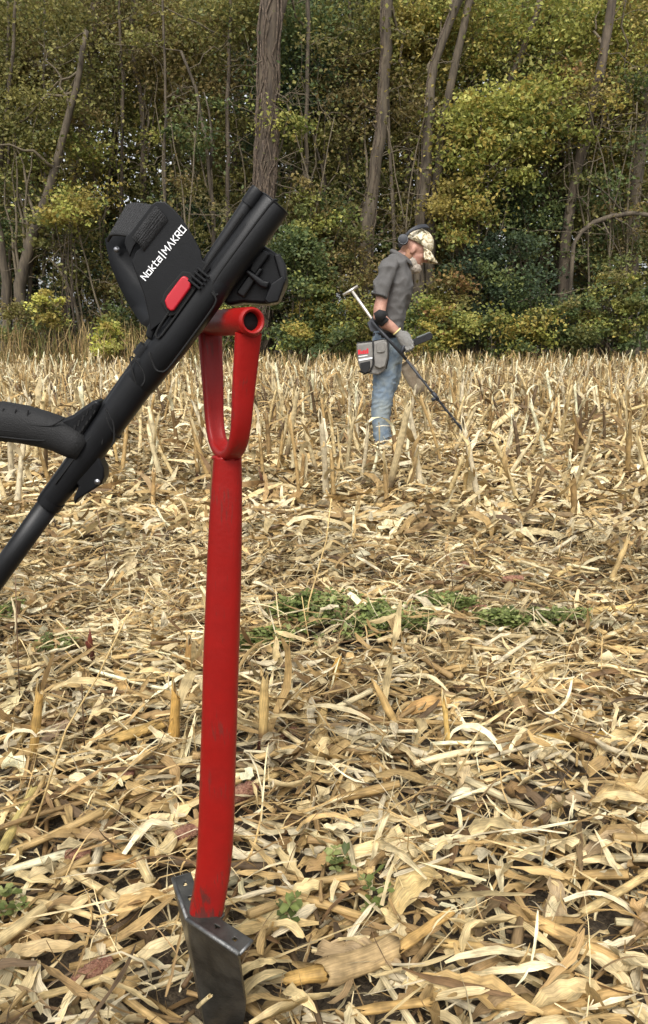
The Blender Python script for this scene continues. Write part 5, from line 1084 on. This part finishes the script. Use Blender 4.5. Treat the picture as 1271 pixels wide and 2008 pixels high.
# ------------------------------------------------------------------ the person and what he carries
YM = 6.18
Mp = lambda px, py, dy=0.0: P(px, py, YM) + Vector((0, dy, 0))
SCM = mpp(Mp(750, 700))                    # metres per photo pixel at the person
def remesh(name, mb, mat_, parent, voxel=0.008, smooth=4, disp=None):
    me = mb.mesh(name, None); o = bpy.data.objects.new(name, me); COL.objects.link(o)
    r = o.modifiers.new('r', 'REMESH'); r.mode = 'VOXEL'; r.voxel_size = voxel; r.use_smooth_shade = True
    s = o.modifiers.new('s', 'SMOOTH'); s.factor = 0.5; s.iterations = smooth
    dg = bpy.context.evaluated_depsgraph_get(); m2 = bpy.data.meshes.new_from_object(o.evaluated_get(dg)); bpy.data.objects.remove(o); m2.name = name
    if disp:
        n = len(m2.vertices); co = np.zeros(n * 3); no = np.zeros(n * 3); m2.vertices.foreach_get('co', co); m2.vertex_normals.foreach_get('vector', no); co = co.reshape(-1, 3); no = no.reshape(-1, 3)
        co += no * np.array([disp(Vector(p)) for p in co])[:, None]; m2.vertices.foreach_set('co', co.ravel()); m2.update()
    m2.polygons.foreach_set('use_smooth', [True] * len(m2.polygons)); m2.materials.clear(); m2.materials.append(mat_)
    return part(name, m2, None, parent)
def seclist(mb, secs, n=20, e=2.2):
    """rings between left and right pixel edges: (py, left, right, half depth m, dy)"""
    rings = []
    for py, l, r, hd, dy in secs:
        c = Mp((l + r) / 2, py, dy); a = (r - l) / 2 * SCM; ring = []
        for k in range(n):
            q = 2 * math.pi * k / n; x, y = math.cos(q), math.sin(q)
            ring.append(c + Vector((math.copysign(abs(x) ** (2 / e), x) * a, math.copysign(abs(y) ** (2 / e), y) * hd, 0)))
        rings.append(ring)
    mb.rings(rings)
M_skin = mat('weathered sunburnt skin', lin(146, 102, 86), 0.6, 0, 16, 0.15, 200, color2=lin(184, 142, 122))
M_shirt = mat('washed charcoal polo knit', lin(84, 82, 80), 0.9, 0.14, 16, 0.2, 500)
M_cuffs = mat('dark polo trim', lin(62, 61, 60), 0.9, 0.1, 30)
M_jean = mat('faded blue denim', lin(84, 104, 126), 0.9, 0, 5, 0.25, 420, color2=lin(138, 145, 142))
M_beard = mat('grey beard', lin(176, 164, 150), 0.9, 0.2, 60, 0.9, 200)
M_glove = mat('grey knit work glove', lin(122, 120, 116), 0.9, 0.12, 60, 0.3, 500)
M_cuffy = mat('yellow glove hem', lin(222, 206, 140), 0.9, 0.1, 60)
M_boot = mat('tan leather boot', lin(150, 116, 76), 0.75, 0.2, 24, 0.2, 120)
M_band = mat('black rubberised plastic', lin(40, 42, 47), 0.5, 0.1, 30)
M_dark = mat('dark eye and mouth', lin(54, 32, 28), 0.5)
M_pouch = mat('grey canvas', lin(120, 117, 112), 0.9, 0.14, 24, 0.3, 300)
M_blkc = mat('black canvas', lin(26, 26, 27), 0.85, 0.2, 30, 0.3, 300)
M_tape = mat('reflective white tape', lin(228, 228, 228), 0.5, 0.05, 30)
M_redp = mat('red print', lin(196, 40, 52), 0.7, 0.1, 40)
M_silver = mat('brushed stainless tube', lin(196, 190, 178), 0.35, 0.1, 40, metal=0.7)
M_mudst = mat('muddy steel blade', lin(122, 106, 86), 0.7, 0, 14, 0.2, 80, metal=0.2, color2=lin(150, 138, 118))
M_camo = bpy.data.materials.new('camouflage cloth'); M_camo.use_nodes = True
_n = M_camo.node_tree.nodes; _l = M_camo.node_tree.links; _b = _n['Principled BSDF']; _b.inputs['Roughness'].default_value = 0.9
_tc = _n.new('ShaderNodeTexCoord'); _t = _n.new('ShaderNodeTexNoise'); _t.inputs['Scale'].default_value = 24; _t.inputs['Detail'].default_value = 3; _t.inputs['Distortion'].default_value = 1.2
_l.new(_tc.outputs['Object'], _t.inputs['Vector']); _r = _n.new('ShaderNodeValToRGB'); _r.color_ramp.interpolation = 'CONSTANT'
els = _r.color_ramp.elements; els[0].position = 0; els[0].color = lin(92, 84, 62); els[1].position = 0.41; els[1].color = lin(148, 134, 104)
for p_, c_ in ((0.47, lin(186, 172, 140)), (0.53, lin(216, 206, 182)), (0.66, lin(150, 140, 106)), (0.72, lin(78, 70, 52))):
    e_ = els.new(p_); e_.color = c_
_l.new(_t.outputs['Fac'], _r.inputs[0]); _l.new(_r.outputs[0], _b.inputs['Base Color'])

foot = G(748, 880); man = thing('person', Vector((foot.x, YM, 0)), 'person in grey polo, jeans and camouflage cap sweeping a detector', 'person')
# head frame: tilted towards the ground
hc = Mp(814, 492); tl = R(29); hf = Vector((math.cos(tl), -0.12, -math.sin(tl))).normalized(); hu = Vector((math.sin(tl), 0, math.cos(tl))); hl = hf.cross(hu).normalized(); hu = hl.cross(hf).normalized()
if hl.y > 0: hl = -hl                      # towards the camera
K_ = 1.07
HD = lambda a, b, c: hc + (hf * a + hu * b + hl * c) * K_
E = lambda mb, a, b, c, ra, rb, rc: mb.ell(HD(a, b, c), [hf * ra * K_, hl * rc * K_, hu * rb * K_], 18, 14)
bd = MB()
E(bd, -0.008, 0.035, 0, 0.100, 0.094, 0.078); E(bd, 0.025, -0.04, 0, 0.070, 0.085, 0.062); E(bd, 0.045, -0.085, 0, 0.045, 0.036, 0.042); E(bd, 0.066, 0.018, 0, 0.032, 0.02, 0.05)
E(bd, 0.103, -0.022, 0, 0.020, 0.016, 0.013); E(bd, 0.094, -0.004, 0, 0.012, 0.026, 0.010); E(bd, 0.055, -0.02, 0.04, 0.028, 0.022, 0.018); E(bd, 0.055, -0.02, -0.04, 0.028, 0.022, 0.018)
E(bd, 0.088, -0.062, 0, 0.012, 0.010, 0.022)
for s_ in (-1, 1): E(bd, -0.012, -0.012, 0.078 * s_, 0.020, 0.032, 0.012)
bd.tube([Mp(774, 520), Mp(786, 508), HD(-0.02, -0.02, 0), HD(-0.01, 0.02, 0)], [0.075, 0.064, 0.060, 0.06], 16)
seclist(bd, [(512, 768, 790, 0.08, 0), (530, 758, 792, 0.12, 0), (600, 756, 788, 0.12, 0), (660, 752, 776, 0.12, 0), (700, 750, 776, 0.12, 0)])
sh_n, el_n, wr_n = Mp(757, 532, -0.18), Mp(738, 620, -0.235), Mp(775, 652, -0.235)
fa_m = el_n.lerp(wr_n, 0.35) + Vector((-0.004, 0, -0.012))
bd.tube([sh_n, sh_n.lerp(el_n, 0.5), sh_n.lerp(el_n, 0.85), el_n + Vector((0.006, 0, -0.004)), fa_m, el_n.lerp(wr_n, 0.7), wr_n, Mp(783, 660, -0.235)], [0.045, 0.046, 0.05, 0.05, 0.049, 0.038, 0.029, 0.03], 16)
sh_f, el_f, wr_f = Mp(772, 526, 0.19), Mp(756, 620, 0.25), Mp(768, 676, 0.21)
bd.tube([sh_f, sh_f.lerp(el_f, 0.5), el_f, el_f.lerp(wr_f, 0.4), wr_f], [0.045, 0.045, 0.047, 0.046, 0.03], 16)
for dy, kx in ((-0.085, 0), (0.085, 12)):
    bd.tube([Mp(752 + kx, 690, dy), Mp(750 + kx, 770, dy), Mp(747 + kx, 810, dy), Mp(748 + kx, 868, dy)], [0.06, 0.045, 0.04, 0.032], 12)
remesh('body', bd, M_skin, man, 0.0078, 2)
# eyes, brow, mouth, hair at the nape
fc = MB()
for s_ in (-1, 1): E(fc, 0.083, 0.0, 0.03 * s_, 0.008, 0.007, 0.011)
E(fc, 0.096, -0.072, 0, 0.008, 0.004, 0.019); part('eyes_and_mouth', fc, M_dark, man)
hr = MB(); E(hr, -0.062, -0.03, 0.0, 0.038, 0.05, 0.062); E(hr, -0.02, -0.05, 0.06, 0.03, 0.04, 0.012); remesh('grey_hair', hr, mat('sandy grey hair', lin(160, 118, 92), 0.9, 0.2, 60, 0.6, 240), man, 0.006, 2)
be = MB(); E(be, 0.056, -0.102, 0, 0.054, 0.042, 0.054); E(be, 0.02, -0.078, 0.045, 0.04, 0.036, 0.02); E(be, 0.02, -0.078, -0.045, 0.04, 0.036, 0.02); E(be, 0.086, -0.058, 0, 0.014, 0.009, 0.03); E(be, 0.05, -0.13, 0, 0.03, 0.022, 0.032)
remesh('beard', be, M_beard, man, 0.005, 2, lambda p: 0.004 * mnoise.noise(p * 60))
# polo shirt
sb_ = MB()
seclist(sb_, [(500, 768, 794, 0.085, 0), (508, 760, 799, 0.13, 0), (520, 751, 802, 0.17, 0), (538, 744, 805, 0.19, 0), (560, 742, 807, 0.19, 0), (585, 742, 804, 0.18, 0), (608, 743, 799, 0.175, 0), (628, 741, 793, 0.175, 0), (645, 738, 788, 0.178, 0), (656, 737, 786, 0.178, 0)], 28, 2.3)
sb_.tube([Mp(764, 522, -0.15), Mp(757, 531, -0.19), Mp(748, 556, -0.215), Mp(739, 583, -0.23)], [(0.075, 0.07), (0.074, 0.066), (0.067, 0.06), (0.061, 0.056)], 18)
sb_.tube([Mp(774, 520, 0.15), Mp(772, 528, 0.195), Mp(766, 556, 0.225), Mp(760, 584, 0.245)], [0.085, 0.084, 0.072, 0.064], 18)
def fold(p):
    z = p.z; k = 0.5 + 0.5 * math.tanh((1.28 - z) * 9)
    w = mnoise.noise(Vector((p.x * 10 - z * 6, p.y * 8, z * 9 + p.x * 5)))
    return 0.012 * mnoise.noise(Vector((p.x * 7, p.y * 7, z * 5 + p.x * 9))) + 0.030 * (0.3 - abs(w)) + 0.006 * k * mnoise.noise(Vector((p.x * 4, p.y * 4, z * 24))) + 0.004 * mnoise.noise(p * 22)
shirt = remesh('polo_shirt', sb_, M_shirt, man, 0.0075, 3, fold)
co = MB(); rows_ = []
for i in range(15):
    a = math.pi * 2 * i / 14; c = Mp(785, 506); x, y = math.cos(a), math.sin(a)
    up = c + Vector((x * 0.078 + 0.008, y * 0.082, 0.022 - x * 0.045)); dn = c + Vector((x * 0.098 + 0.016, y * 0.108, -0.022 - x * 0.06)); rows_.append([up, up.lerp(dn, 0.5) + Vector((x * 0.008, y * 0.008, 0.006)), dn])
co.sheet(rows_, 0.004); part('collar', co, M_shirt, shirt)
hm = MB(); c = Mp(739, 584, -0.235); ad = (Mp(739, 584, -0.235) - Mp(747, 556, -0.222)).normalized(); s1 = ad.cross(Vector((0, 1, 0))).normalized(); s2 = ad.cross(s1)
hm.tube([c + (s1 * math.cos(a) + s2 * math.sin(a)) * 0.062 - ad * 0.006 for a in [2 * math.pi * k / 24 for k in range(24)]], 0.006, 8, closed=True); part('sleeve_hem', hm, M_cuffs, shirt)
# jeans
jb = MB()
seclist(jb, [(650, 734, 786, 0.165, 0), (670, 731, 789, 0.182, 0), (692, 729, 790, 0.19, 0.0), (712, 733, 788, 0.18, 0)], 26, 2.4)
seclist(jb, [(690, 730, 778, 0.095, -0.09), (712, 731, 778, 0.096, -0.092), (738, 731, 777, 0.09, -0.095), (765, 730, 771, 0.08, -0.097), (785, 728.5, 767, 0.075, -0.098), (808, 728, 763, 0.071, -0.098), (836, 730, 762, 0.068, -0.098), (862, 731, 765, 0.07, -0.098), (877, 731, 767, 0.072, -0.098)], 20)
seclist(jb, [(690, 744, 790, 0.095, 0.09), (712, 746, 791, 0.096, 0.092), (738, 748, 789, 0.09, 0.095), (765, 745, 779, 0.08, 0.097), (785, 742, 773, 0.075, 0.098), (808, 740, 769, 0.071, 0.098), (836, 740, 768, 0.068, 0.098), (860, 741, 771, 0.07, 0.098), (872, 741, 772, 0.07, 0.098)], 20)
def crease(p):
    z = p.z; a = mnoise.noise(Vector((p.x * 6, p.y * 6, z * 5))); w = mnoise.noise(Vector((p.x * 9 + z * 14, p.y * 9, z * 20 - p.x * 12)))
    k = 1.0 if z < 0.14 else (0.9 if 0.34 < z < 0.56 else 0.45)
    return 0.010 * a + 0.016 * (0.35 - abs(w)) * k + 0.003 * mnoise.noise(p * 30)
jeans = remesh('jeans', jb, M_jean, man, 0.0075, 4, crease)
bt_ = MB(); rows_ = [[Mp(760, 652) + Vector((0.117 * math.cos(a), 0.185 * math.sin(a), z)) for z in (0.0, -0.02, -0.04)] for a in [2 * math.pi * k / 30 for k in range(31)]]; bt_.sheet(rows_, 0.005); part('belt', bt_, M_blkc, man)
# boots
for dy, px, yaw in ((-0.098, 737, 0.35), (0.098, 748, 0.25)):
    g = G(px, 886); o0 = Vector((Mp(px, 878, dy).x, YM + dy, 0.0)); fd = Vector((math.cos(yaw), math.sin(yaw), 0)); sd_ = Vector((-fd.y, fd.x, 0)); bo = MB(); rings = []
    for (s, w, h, z0) in [(-0.01, 0.03, 0.06, 0.02), (0.0, 0.038, 0.10, 0.0), (0.05, 0.042, 0.115, 0.0), (0.10, 0.042, 0.11, 0.0), (0.15, 0.045, 0.08, 0.0), (0.2, 0.05, 0.066, 0.0), (0.25, 0.046, 0.055, 0.0), (0.28, 0.03, 0.04, 0.008)]:
        rings.append([o0 + fd * s + sd_ * (w * math.cos(q)) + Vector((0, 0, z0 + (h - z0) * (0.5 + 0.5 * math.copysign(abs(math.sin(q)) ** 0.7, math.sin(q))))) for q in [2 * math.pi * k / 16 for k in range(16)]])
    bo.rings(rings); part('boot', bo, M_boot, man)
# glove with five curled fingers round the detector grip
HC = Mp(789, 668, -0.235)
gl = MB(); w0 = Mp(775, 652, -0.235); gd = (HC - w0).normalized(); gu = Vector((0, -1, 0)); gs = gd.cross(gu).normalized()
if gs.z < 0: gs = -gs
palm = HC + gd * 0.012
gl.tube([w0 - gd * 0.012, w0 + gd * 0.015, w0.lerp(palm, 0.55), palm, palm + gd * 0.035], [(0.033, 0.033), (0.034, 0.03), (0.044, 0.032), (0.05, 0.03), (0.044, 0.026)], 16, up=(0, -1, 0))
GH = MB(); gripa = Mp(786, 684, -0.222); gripb = Mp(812, 668, -0.222)
for k in range(4):
    b = palm + gd * (0.03 - 0.004 * abs(k - 1)) + gs * (0.034 - 0.0225 * k) + gu * 0.012; L = [0.036, 0.04, 0.038, 0.03][k]
    p1 = b + gd * L * 0.85 + gu * 0.010; p2 = p1 + gd * L * 0.2 - gs * L * 0.5 - gu * 0.018; p3 = p2 - gd * L * 0.5 - gs * 0.008 - gu * 0.02
    gl.tube([b - gd * 0.015, b, p1, p2, p3], [0.0125, 0.0122, 0.0115, 0.0105, 0.0095], 10)
tb = w0 + gd * 0.035 + gs * 0.03; gl.tube([tb - gd * 0.01, tb + gd * 0.02 + gs * 0.018 - gu * 0.012, tb + gd * 0.05 + gs * 0.02 - gu * 0.02, tb + gd * 0.072 + gs * 0.008 - gu * 0.022], [0.015, 0.0145, 0.0125, 0.0105], 10)
glove = remesh('glove', gl, M_glove, man, 0.0042, 2, lambda p: 0.0014 * mnoise.noise(p * 90))
gc = MB(); gc.tube([w0 - gd * 0.012 + (gs * math.cos(a) + gu * math.sin(a)) * 0.034 for a in [2 * math.pi * k / 20 for k in range(20)]], 0.0055, 8, closed=True); part('glove_hem', gc, M_cuffy, glove)
gl2 = MB(); q0 = Mp(770, 682, 0.2)
gl2.tube([wr_f, wr_f.lerp(q0, 0.6), q0 + Vector((0.004, 0, -0.015))], [(0.032, 0.032), (0.042, 0.03), (0.04, 0.028)], 14)
for k in range(4): b = q0 + Vector((-0.03 + 0.02 * k, -0.01, -0.018)); gl2.tube([b, b + Vector((0.012, -0.025, -0.022)), b + Vector((0.006, -0.006, -0.05)), b + Vector((-0.004, 0.022, -0.048))], [0.0122, 0.0115, 0.0108, 0.0095], 9)
gl2.tube([q0 + Vector((-0.03, 0.02, 0)), q0 + Vector((-0.02, 0.04, -0.03)), q0 + Vector((0.005, 0.04, -0.05))], [0.014, 0.0125, 0.0105], 9)
remesh('glove', gl2, M_glove, man, 0.0045, 2)
# cap
cp = MB(); rows_ = []
for i in range(9):
    ph = math.pi / 2 * i / 8; r_ = math.cos(ph) ** 0.75; rows_.append([HD(-0.004 + 0.112 * r_ * math.cos(a), 0.045 + 0.112 * math.sin(ph), 0.092 * r_ * math.sin(a)) for a in [2 * math.pi * k / 32 for k in range(33)]])
cp.sheet(rows_, 0.005); cap_o = part('cap', cp, M_camo, man)
br_ = MB(); rows_ = []
for i in range(6):
    f = i / 5
    rows_.append([HD(-0.004 + (0.112 + 0.085 * f * math.cos(a) ** 0.6) * math.cos(a * (1 - 0.12 * f)), 0.047 - 0.03 * f - 0.034 * (math.sin(a) ** 2) * (0.3 + f) - 0.014 * f, 0.092 * math.sin(a) * (1 + 0.02 * f)) for a in [R(-62) + R(124) * k / 16 for k in range(17)]])
br_.sheet(rows_, 0.005); part('cap_brim', br_, M_camo, cap_o)
bn = MB(); bn.ell(HD(-0.004, 0.158, 0), [hf * 0.008, hl * 0.008, hu * 0.005], 10, 6); part('cap_button', bn, M_camo, cap_o)

# ------------------------------------------------------------------ headphones on his head
hp = thing('headphones', HD(-0.1, 0.0, 0.1), 'black over-ear headphones worn over the camouflage cap', 'headphones')
arc = [(-0.105, 0.035, 0.108), (-0.092, 0.085, 0.112), (-0.062, 0.132, 0.098), (-0.03, 0.165, 0.068), (-0.008, 0.182, 0.034), (0.0, 0.187, 0.0)]
arc = arc + [(a, b, -c) for a, b, c in reversed(arc[:-1])]
rows_ = []
for i, (a, b, c) in enumerate(arc):
    w = Vector(hf * 0.94 + hu * -0.34) * (0.017 if 1 < i < len(arc) - 2 else 0.012); p = HD(a, b, c); rows_.append([p - w, p - w * 0.33, p + w * 0.33, p + w])
hbm = MB(); hbm.sheet(dens(rows_), 0.012); part('headband', hbm, M_band, hp)
for s_ in (-1, 1):
    c = HD(-0.108, 0.012, 0.094 * s_); e = MB(); o_ = hl * s_
    e.tube([c - o_ * 0.026, c - o_ * 0.022, c - o_ * 0.004], [0.03, 0.038, 0.038], 22); part('ear_cushion', e, M_blkc, hp)
    e = MB(); e.tube([c - o_ * 0.006, c + o_ * 0.012, c + o_ * 0.022, c + o_ * 0.026], [0.042, 0.042, 0.037, 0.026], 22); part('ear_cup', e, M_band, hp)
    e = MB(); e.tube([c + (hf * math.cos(a) + hu * math.sin(a)) * 0.035 + o_ * 0.023 for a in [2 * math.pi * k / 20 for k in range(20)]], 0.002, 6, closed=True); part('ear_cup_ring', e, mat('grey plastic ring', lin(110, 112, 116), 0.5), hp)

# ------------------------------------------------------------------ finds pouch hanging at his hip
po = thing('belt_pouch', Mp(725, 730, -0.22), 'grey canvas belt pouch with red print hanging at the hip', 'pouch')
def slab(pix, dy, th): w = MB(); w.prism([Mp(x, y, dy) for x, y in pix], (0, th, 0)); return w
part('main_bag', slab([(697, 672), (727, 668), (756, 664), (757, 700), (752, 722), (738, 732), (722, 730), (708, 727), (701, 712), (698, 690)], -0.245, 0.09), M_pouch, po, smooth=False, bevel=0.016, seg=4)
part('front_pocket', slab([(697.5, 674), (726, 670.5), (727.5, 690), (726, 714), (720, 726), (710, 728), (703, 718), (699, 698)], -0.275, 0.05), M_pouch, po, smooth=False, bevel=0.012, seg=3)
sp_o = part('side_pocket', slab([(730, 672), (754, 670), (755, 696), (750, 716), (740, 720), (731, 716), (729, 694)], -0.278, 0.05), M_pouch, po, smooth=False, bevel=0.012, seg=3)
part('pocket_flap', slab([(734, 671), (749, 670), (749.5, 685), (747, 689), (736, 689.5), (734, 686)], -0.29, 0.02), M_pouch, sp_o, smooth=False, bevel=0.004)
part('mesh_pocket', slab([(703, 709), (722, 705), (722, 718), (718, 726), (710, 728.5), (704, 724)], -0.288, 0.03), M_blkc, po, smooth=False, bevel=0.006)
part('reflective_strip', slab([(700.5, 702), (726, 698), (726, 701), (700.5, 705.5)], -0.279, 0.006), M_tape, po, smooth=False)
for k, (x0, x1, y0, y1) in enumerate([(699, 704, 684, 693), (704.7, 708, 686.5, 692.5), (708.6, 711.4, 684.5, 692.2), (712, 714.6, 685, 692), (715.2, 718.6, 681.5, 691.5)]):
    part('red_print', slab([(x0, y0 + 0.5), (x1, y0), (x1, y1 - 0.4), (x0, y1)], -0.2775, 0.004), M_redp, po, smooth=False)
part('white_print', slab([(700, 696.5), (717, 694), (717, 695.6), (700, 698)], -0.2775, 0.004), M_tape, po, smooth=False)
pp = MB(); pp.tube([Mp(x, y, -0.262) for x, y in [(727.5, 668), (728.5, 690), (727.5, 712), (722, 726), (712, 730), (702, 724)]], 0.006, 8); pp.tube([Mp(x, y, -0.262) for x, y in [(756, 668), (757, 700), (752, 720)]], 0.005, 8); part('piping', pp, M_blkc, po)
bl_ = MB(); bl_.tube([Mp(x, y, d) for x, y, d in [(697, 671, -0.24), (727, 668, -0.24), (758, 663, -0.22), (790, 656, -0.05)]], (0.008, 0.003), 8); part('strap', bl_, M_blkc, po)

# ------------------------------------------------------------------ the detector in his hand
d2 = thing('metal_detector', Vector((G(955, 888).x, YM - 0.2, 0)), 'black metal detector with control box swung low by the person', 'metal detector')
cy2 = -0.255
D2 = lambda x, y, dy=0.0: Mp(x, y, cy2 + dy)
s2_ = MB(); s2_.tube([D2(725, 630), D2(790, 702)], 0.0125, 14); part('upper_shaft', s2_, M_band, d2)
s3 = MB(); s3.tube([D2(786, 698), D2(850, 778), D2(914, 858), D2(930, 876)], [0.0095, 0.0095, 0.0095, 0.0085], 12); stem2 = part('stem', s3, M_band, d2)
jn = MB(); a, b = D2(840, 765), D2(850, 778); jn.tube([a, b], [0.017, 0.016], 12); jn.box(D2(843, 777), Vector((0.02, 0, 0.01)), (0, 0.012, 0), Vector((-0.006, 0, 0.012))); part('twist_lock', jn, M_band, d2)
cbl = MB(); a0, a1 = D2(808, 724), D2(912, 856); pts = []
for k in range(90):
    f = k / 89; c = a0.lerp(a1, f); q = f * 40; rr = 0.013 + 0.012 * max(0, math.sin(f * 19)); pts.append(c + Vector((math.cos(q) * rr, math.sin(q) * rr, math.sin(q) * 0.004)))
cbl.tube(pts, 0.003, 5); cbl.tube([D2(822, 676), D2(823, 690), D2(812, 706), D2(800, 716), D2(808, 724)], 0.003, 5); part('coil_cable', cbl, M_blkc, d2)
cf = MB(); rows_ = []
for i in range(5):
    f = i / 4; c = D2(730 + 14 * f, 629 + 12 * f); ad = (D2(790, 702) - D2(725, 630)).normalized(); nv_ = Vector((0, -1, 0)).cross(ad).normalized()
    if nv_.z < 0: nv_ = -nv_
    rows_.append([c + nv_ * (0.055 * (1 - math.cos(a)) * 0.9 - 0.004) + Vector((0, 0.062 * math.sin(a) + 0.018, 0)) for a in [R(-125) + R(250) * k / 14 for k in range(15)]])
cf.sheet(rows_, 0.005); part('arm_cuff', cf, M_blkc, d2)
s4 = MB(); s4.sheet([[p + Vector((0, -0.004, 0)) for p in (D2(728, 616, -0.05), D2(738, 609, -0.062), D2(750, 612, -0.055))], [p + Vector((0, -0.004, 0)) for p in (D2(733, 632, -0.05), D2(744, 629, -0.062), D2(753, 620, -0.055))]], 0.005); part('arm_strap', s4, M_blkc, d2)
cw = MB(); cw.prism([D2(x, y, 0.03) for x, y in [(717, 634), (728, 622), (742, 638), (737, 650), (724, 650)]], (0, 0.006, 0)); part('cuff_wing', cw, mat('dark grey plastic', lin(58, 60, 66), 0.5), d2, smooth=False, bevel=0.002)
hg = MB(); hg.tube([D2(780, 692), D2(785, 680, 0.01), D2(793, 669, 0.018), D2(806, 668, 0.02)], [0.016, 0.017, 0.017, 0.014], 12); part('hand_grip', hg, M_band, d2)
bx = MB(); bx.prism([D2(x, y, -0.03) for x, y in [(803, 671), (806, 664), (835, 652), (839, 655), (839, 661), (836, 665), (807, 677)]], (0, 0.085, 0)); cbx = part('control_box', bx, M_blkc, d2, smooth=False, bevel=0.006)
scn = MB(); scn.prism([D2(x, y, -0.025) + Vector((0, 0.004, 0.003)) for x, y in [(809, 661.5), (834, 651.2), (835, 652.2), (810, 662.6)]], (0, 0.068, 0)); part('screen', scn, mat('screen glass', lin(120, 126, 124), 0.15), cbx, smooth=False)
coil2 = MB(); c = Vector((D2(950, 884).x, YM + cy2, 0.075)); cyaw = 0.2
coil2.tube([c + Vector((0.14 * math.cos(a), 0.11 * math.sin(a), 0)) for a in [2 * math.pi * k / 36 for k in range(36)]], (0.016, 0.012), 10, closed=True); coil2.tube([c - Vector((0.13, 0, 0)), c + Vector((0.13, 0, 0))], (0.022, 0.01), 8); coil2.tube([D2(926, 872), c + Vector((0, 0, 0.01))], 0.014, 8); part('search_coil', coil2, M_blkc, d2)

# ------------------------------------------------------------------ T-handled digger in his far hand
dg_ = thing('digging_tool', Mp(771, 684, 0.24), 'silver T-handled digging tool with muddy blade held behind the person', 'digging tool')
cy3 = 0.235
D3 = lambda x, y, dy=0.0: Mp(x, y, cy3 + dy)
# both ends seen at their photo pixels although the tool is on his far side
f3 = lambda x, y: P(x, y, YM + cy3)
a = MB(); a.tube([f3(691, 571), f3(786, 706)], 0.013, 14); part('shaft', a, M_silver, dg_)
a = MB(); a.tube([f3(673, 579), f3(702, 561)], 0.0125, 14); part('cross_grip', a, M_silver, dg_)
rows_ = []
for i, (l, r_) in enumerate([((784, 718), (801, 706)), ((790, 734), (812, 716)), ((800, 752), (824, 736)), ((812, 766), (832, 752)), ((822, 778), (832, 768))]):
    A0, B0 = f3(*l), f3(*r_); rows_.append([A0, A0.lerp(B0, 0.3) + Vector((0, 0.018, 0)), A0.lerp(B0, 0.7) + Vector((0, 0.018, 0)), B0])
a = MB(); a.sheet(rows_, 0.004); part('blade', a, M_mudst, dg_)
a = MB(); a.tube([f3(783, 719), f3(802, 704)], (0.012, 0.004), 10); part('foot_rest', a, M_mudst, dg_)
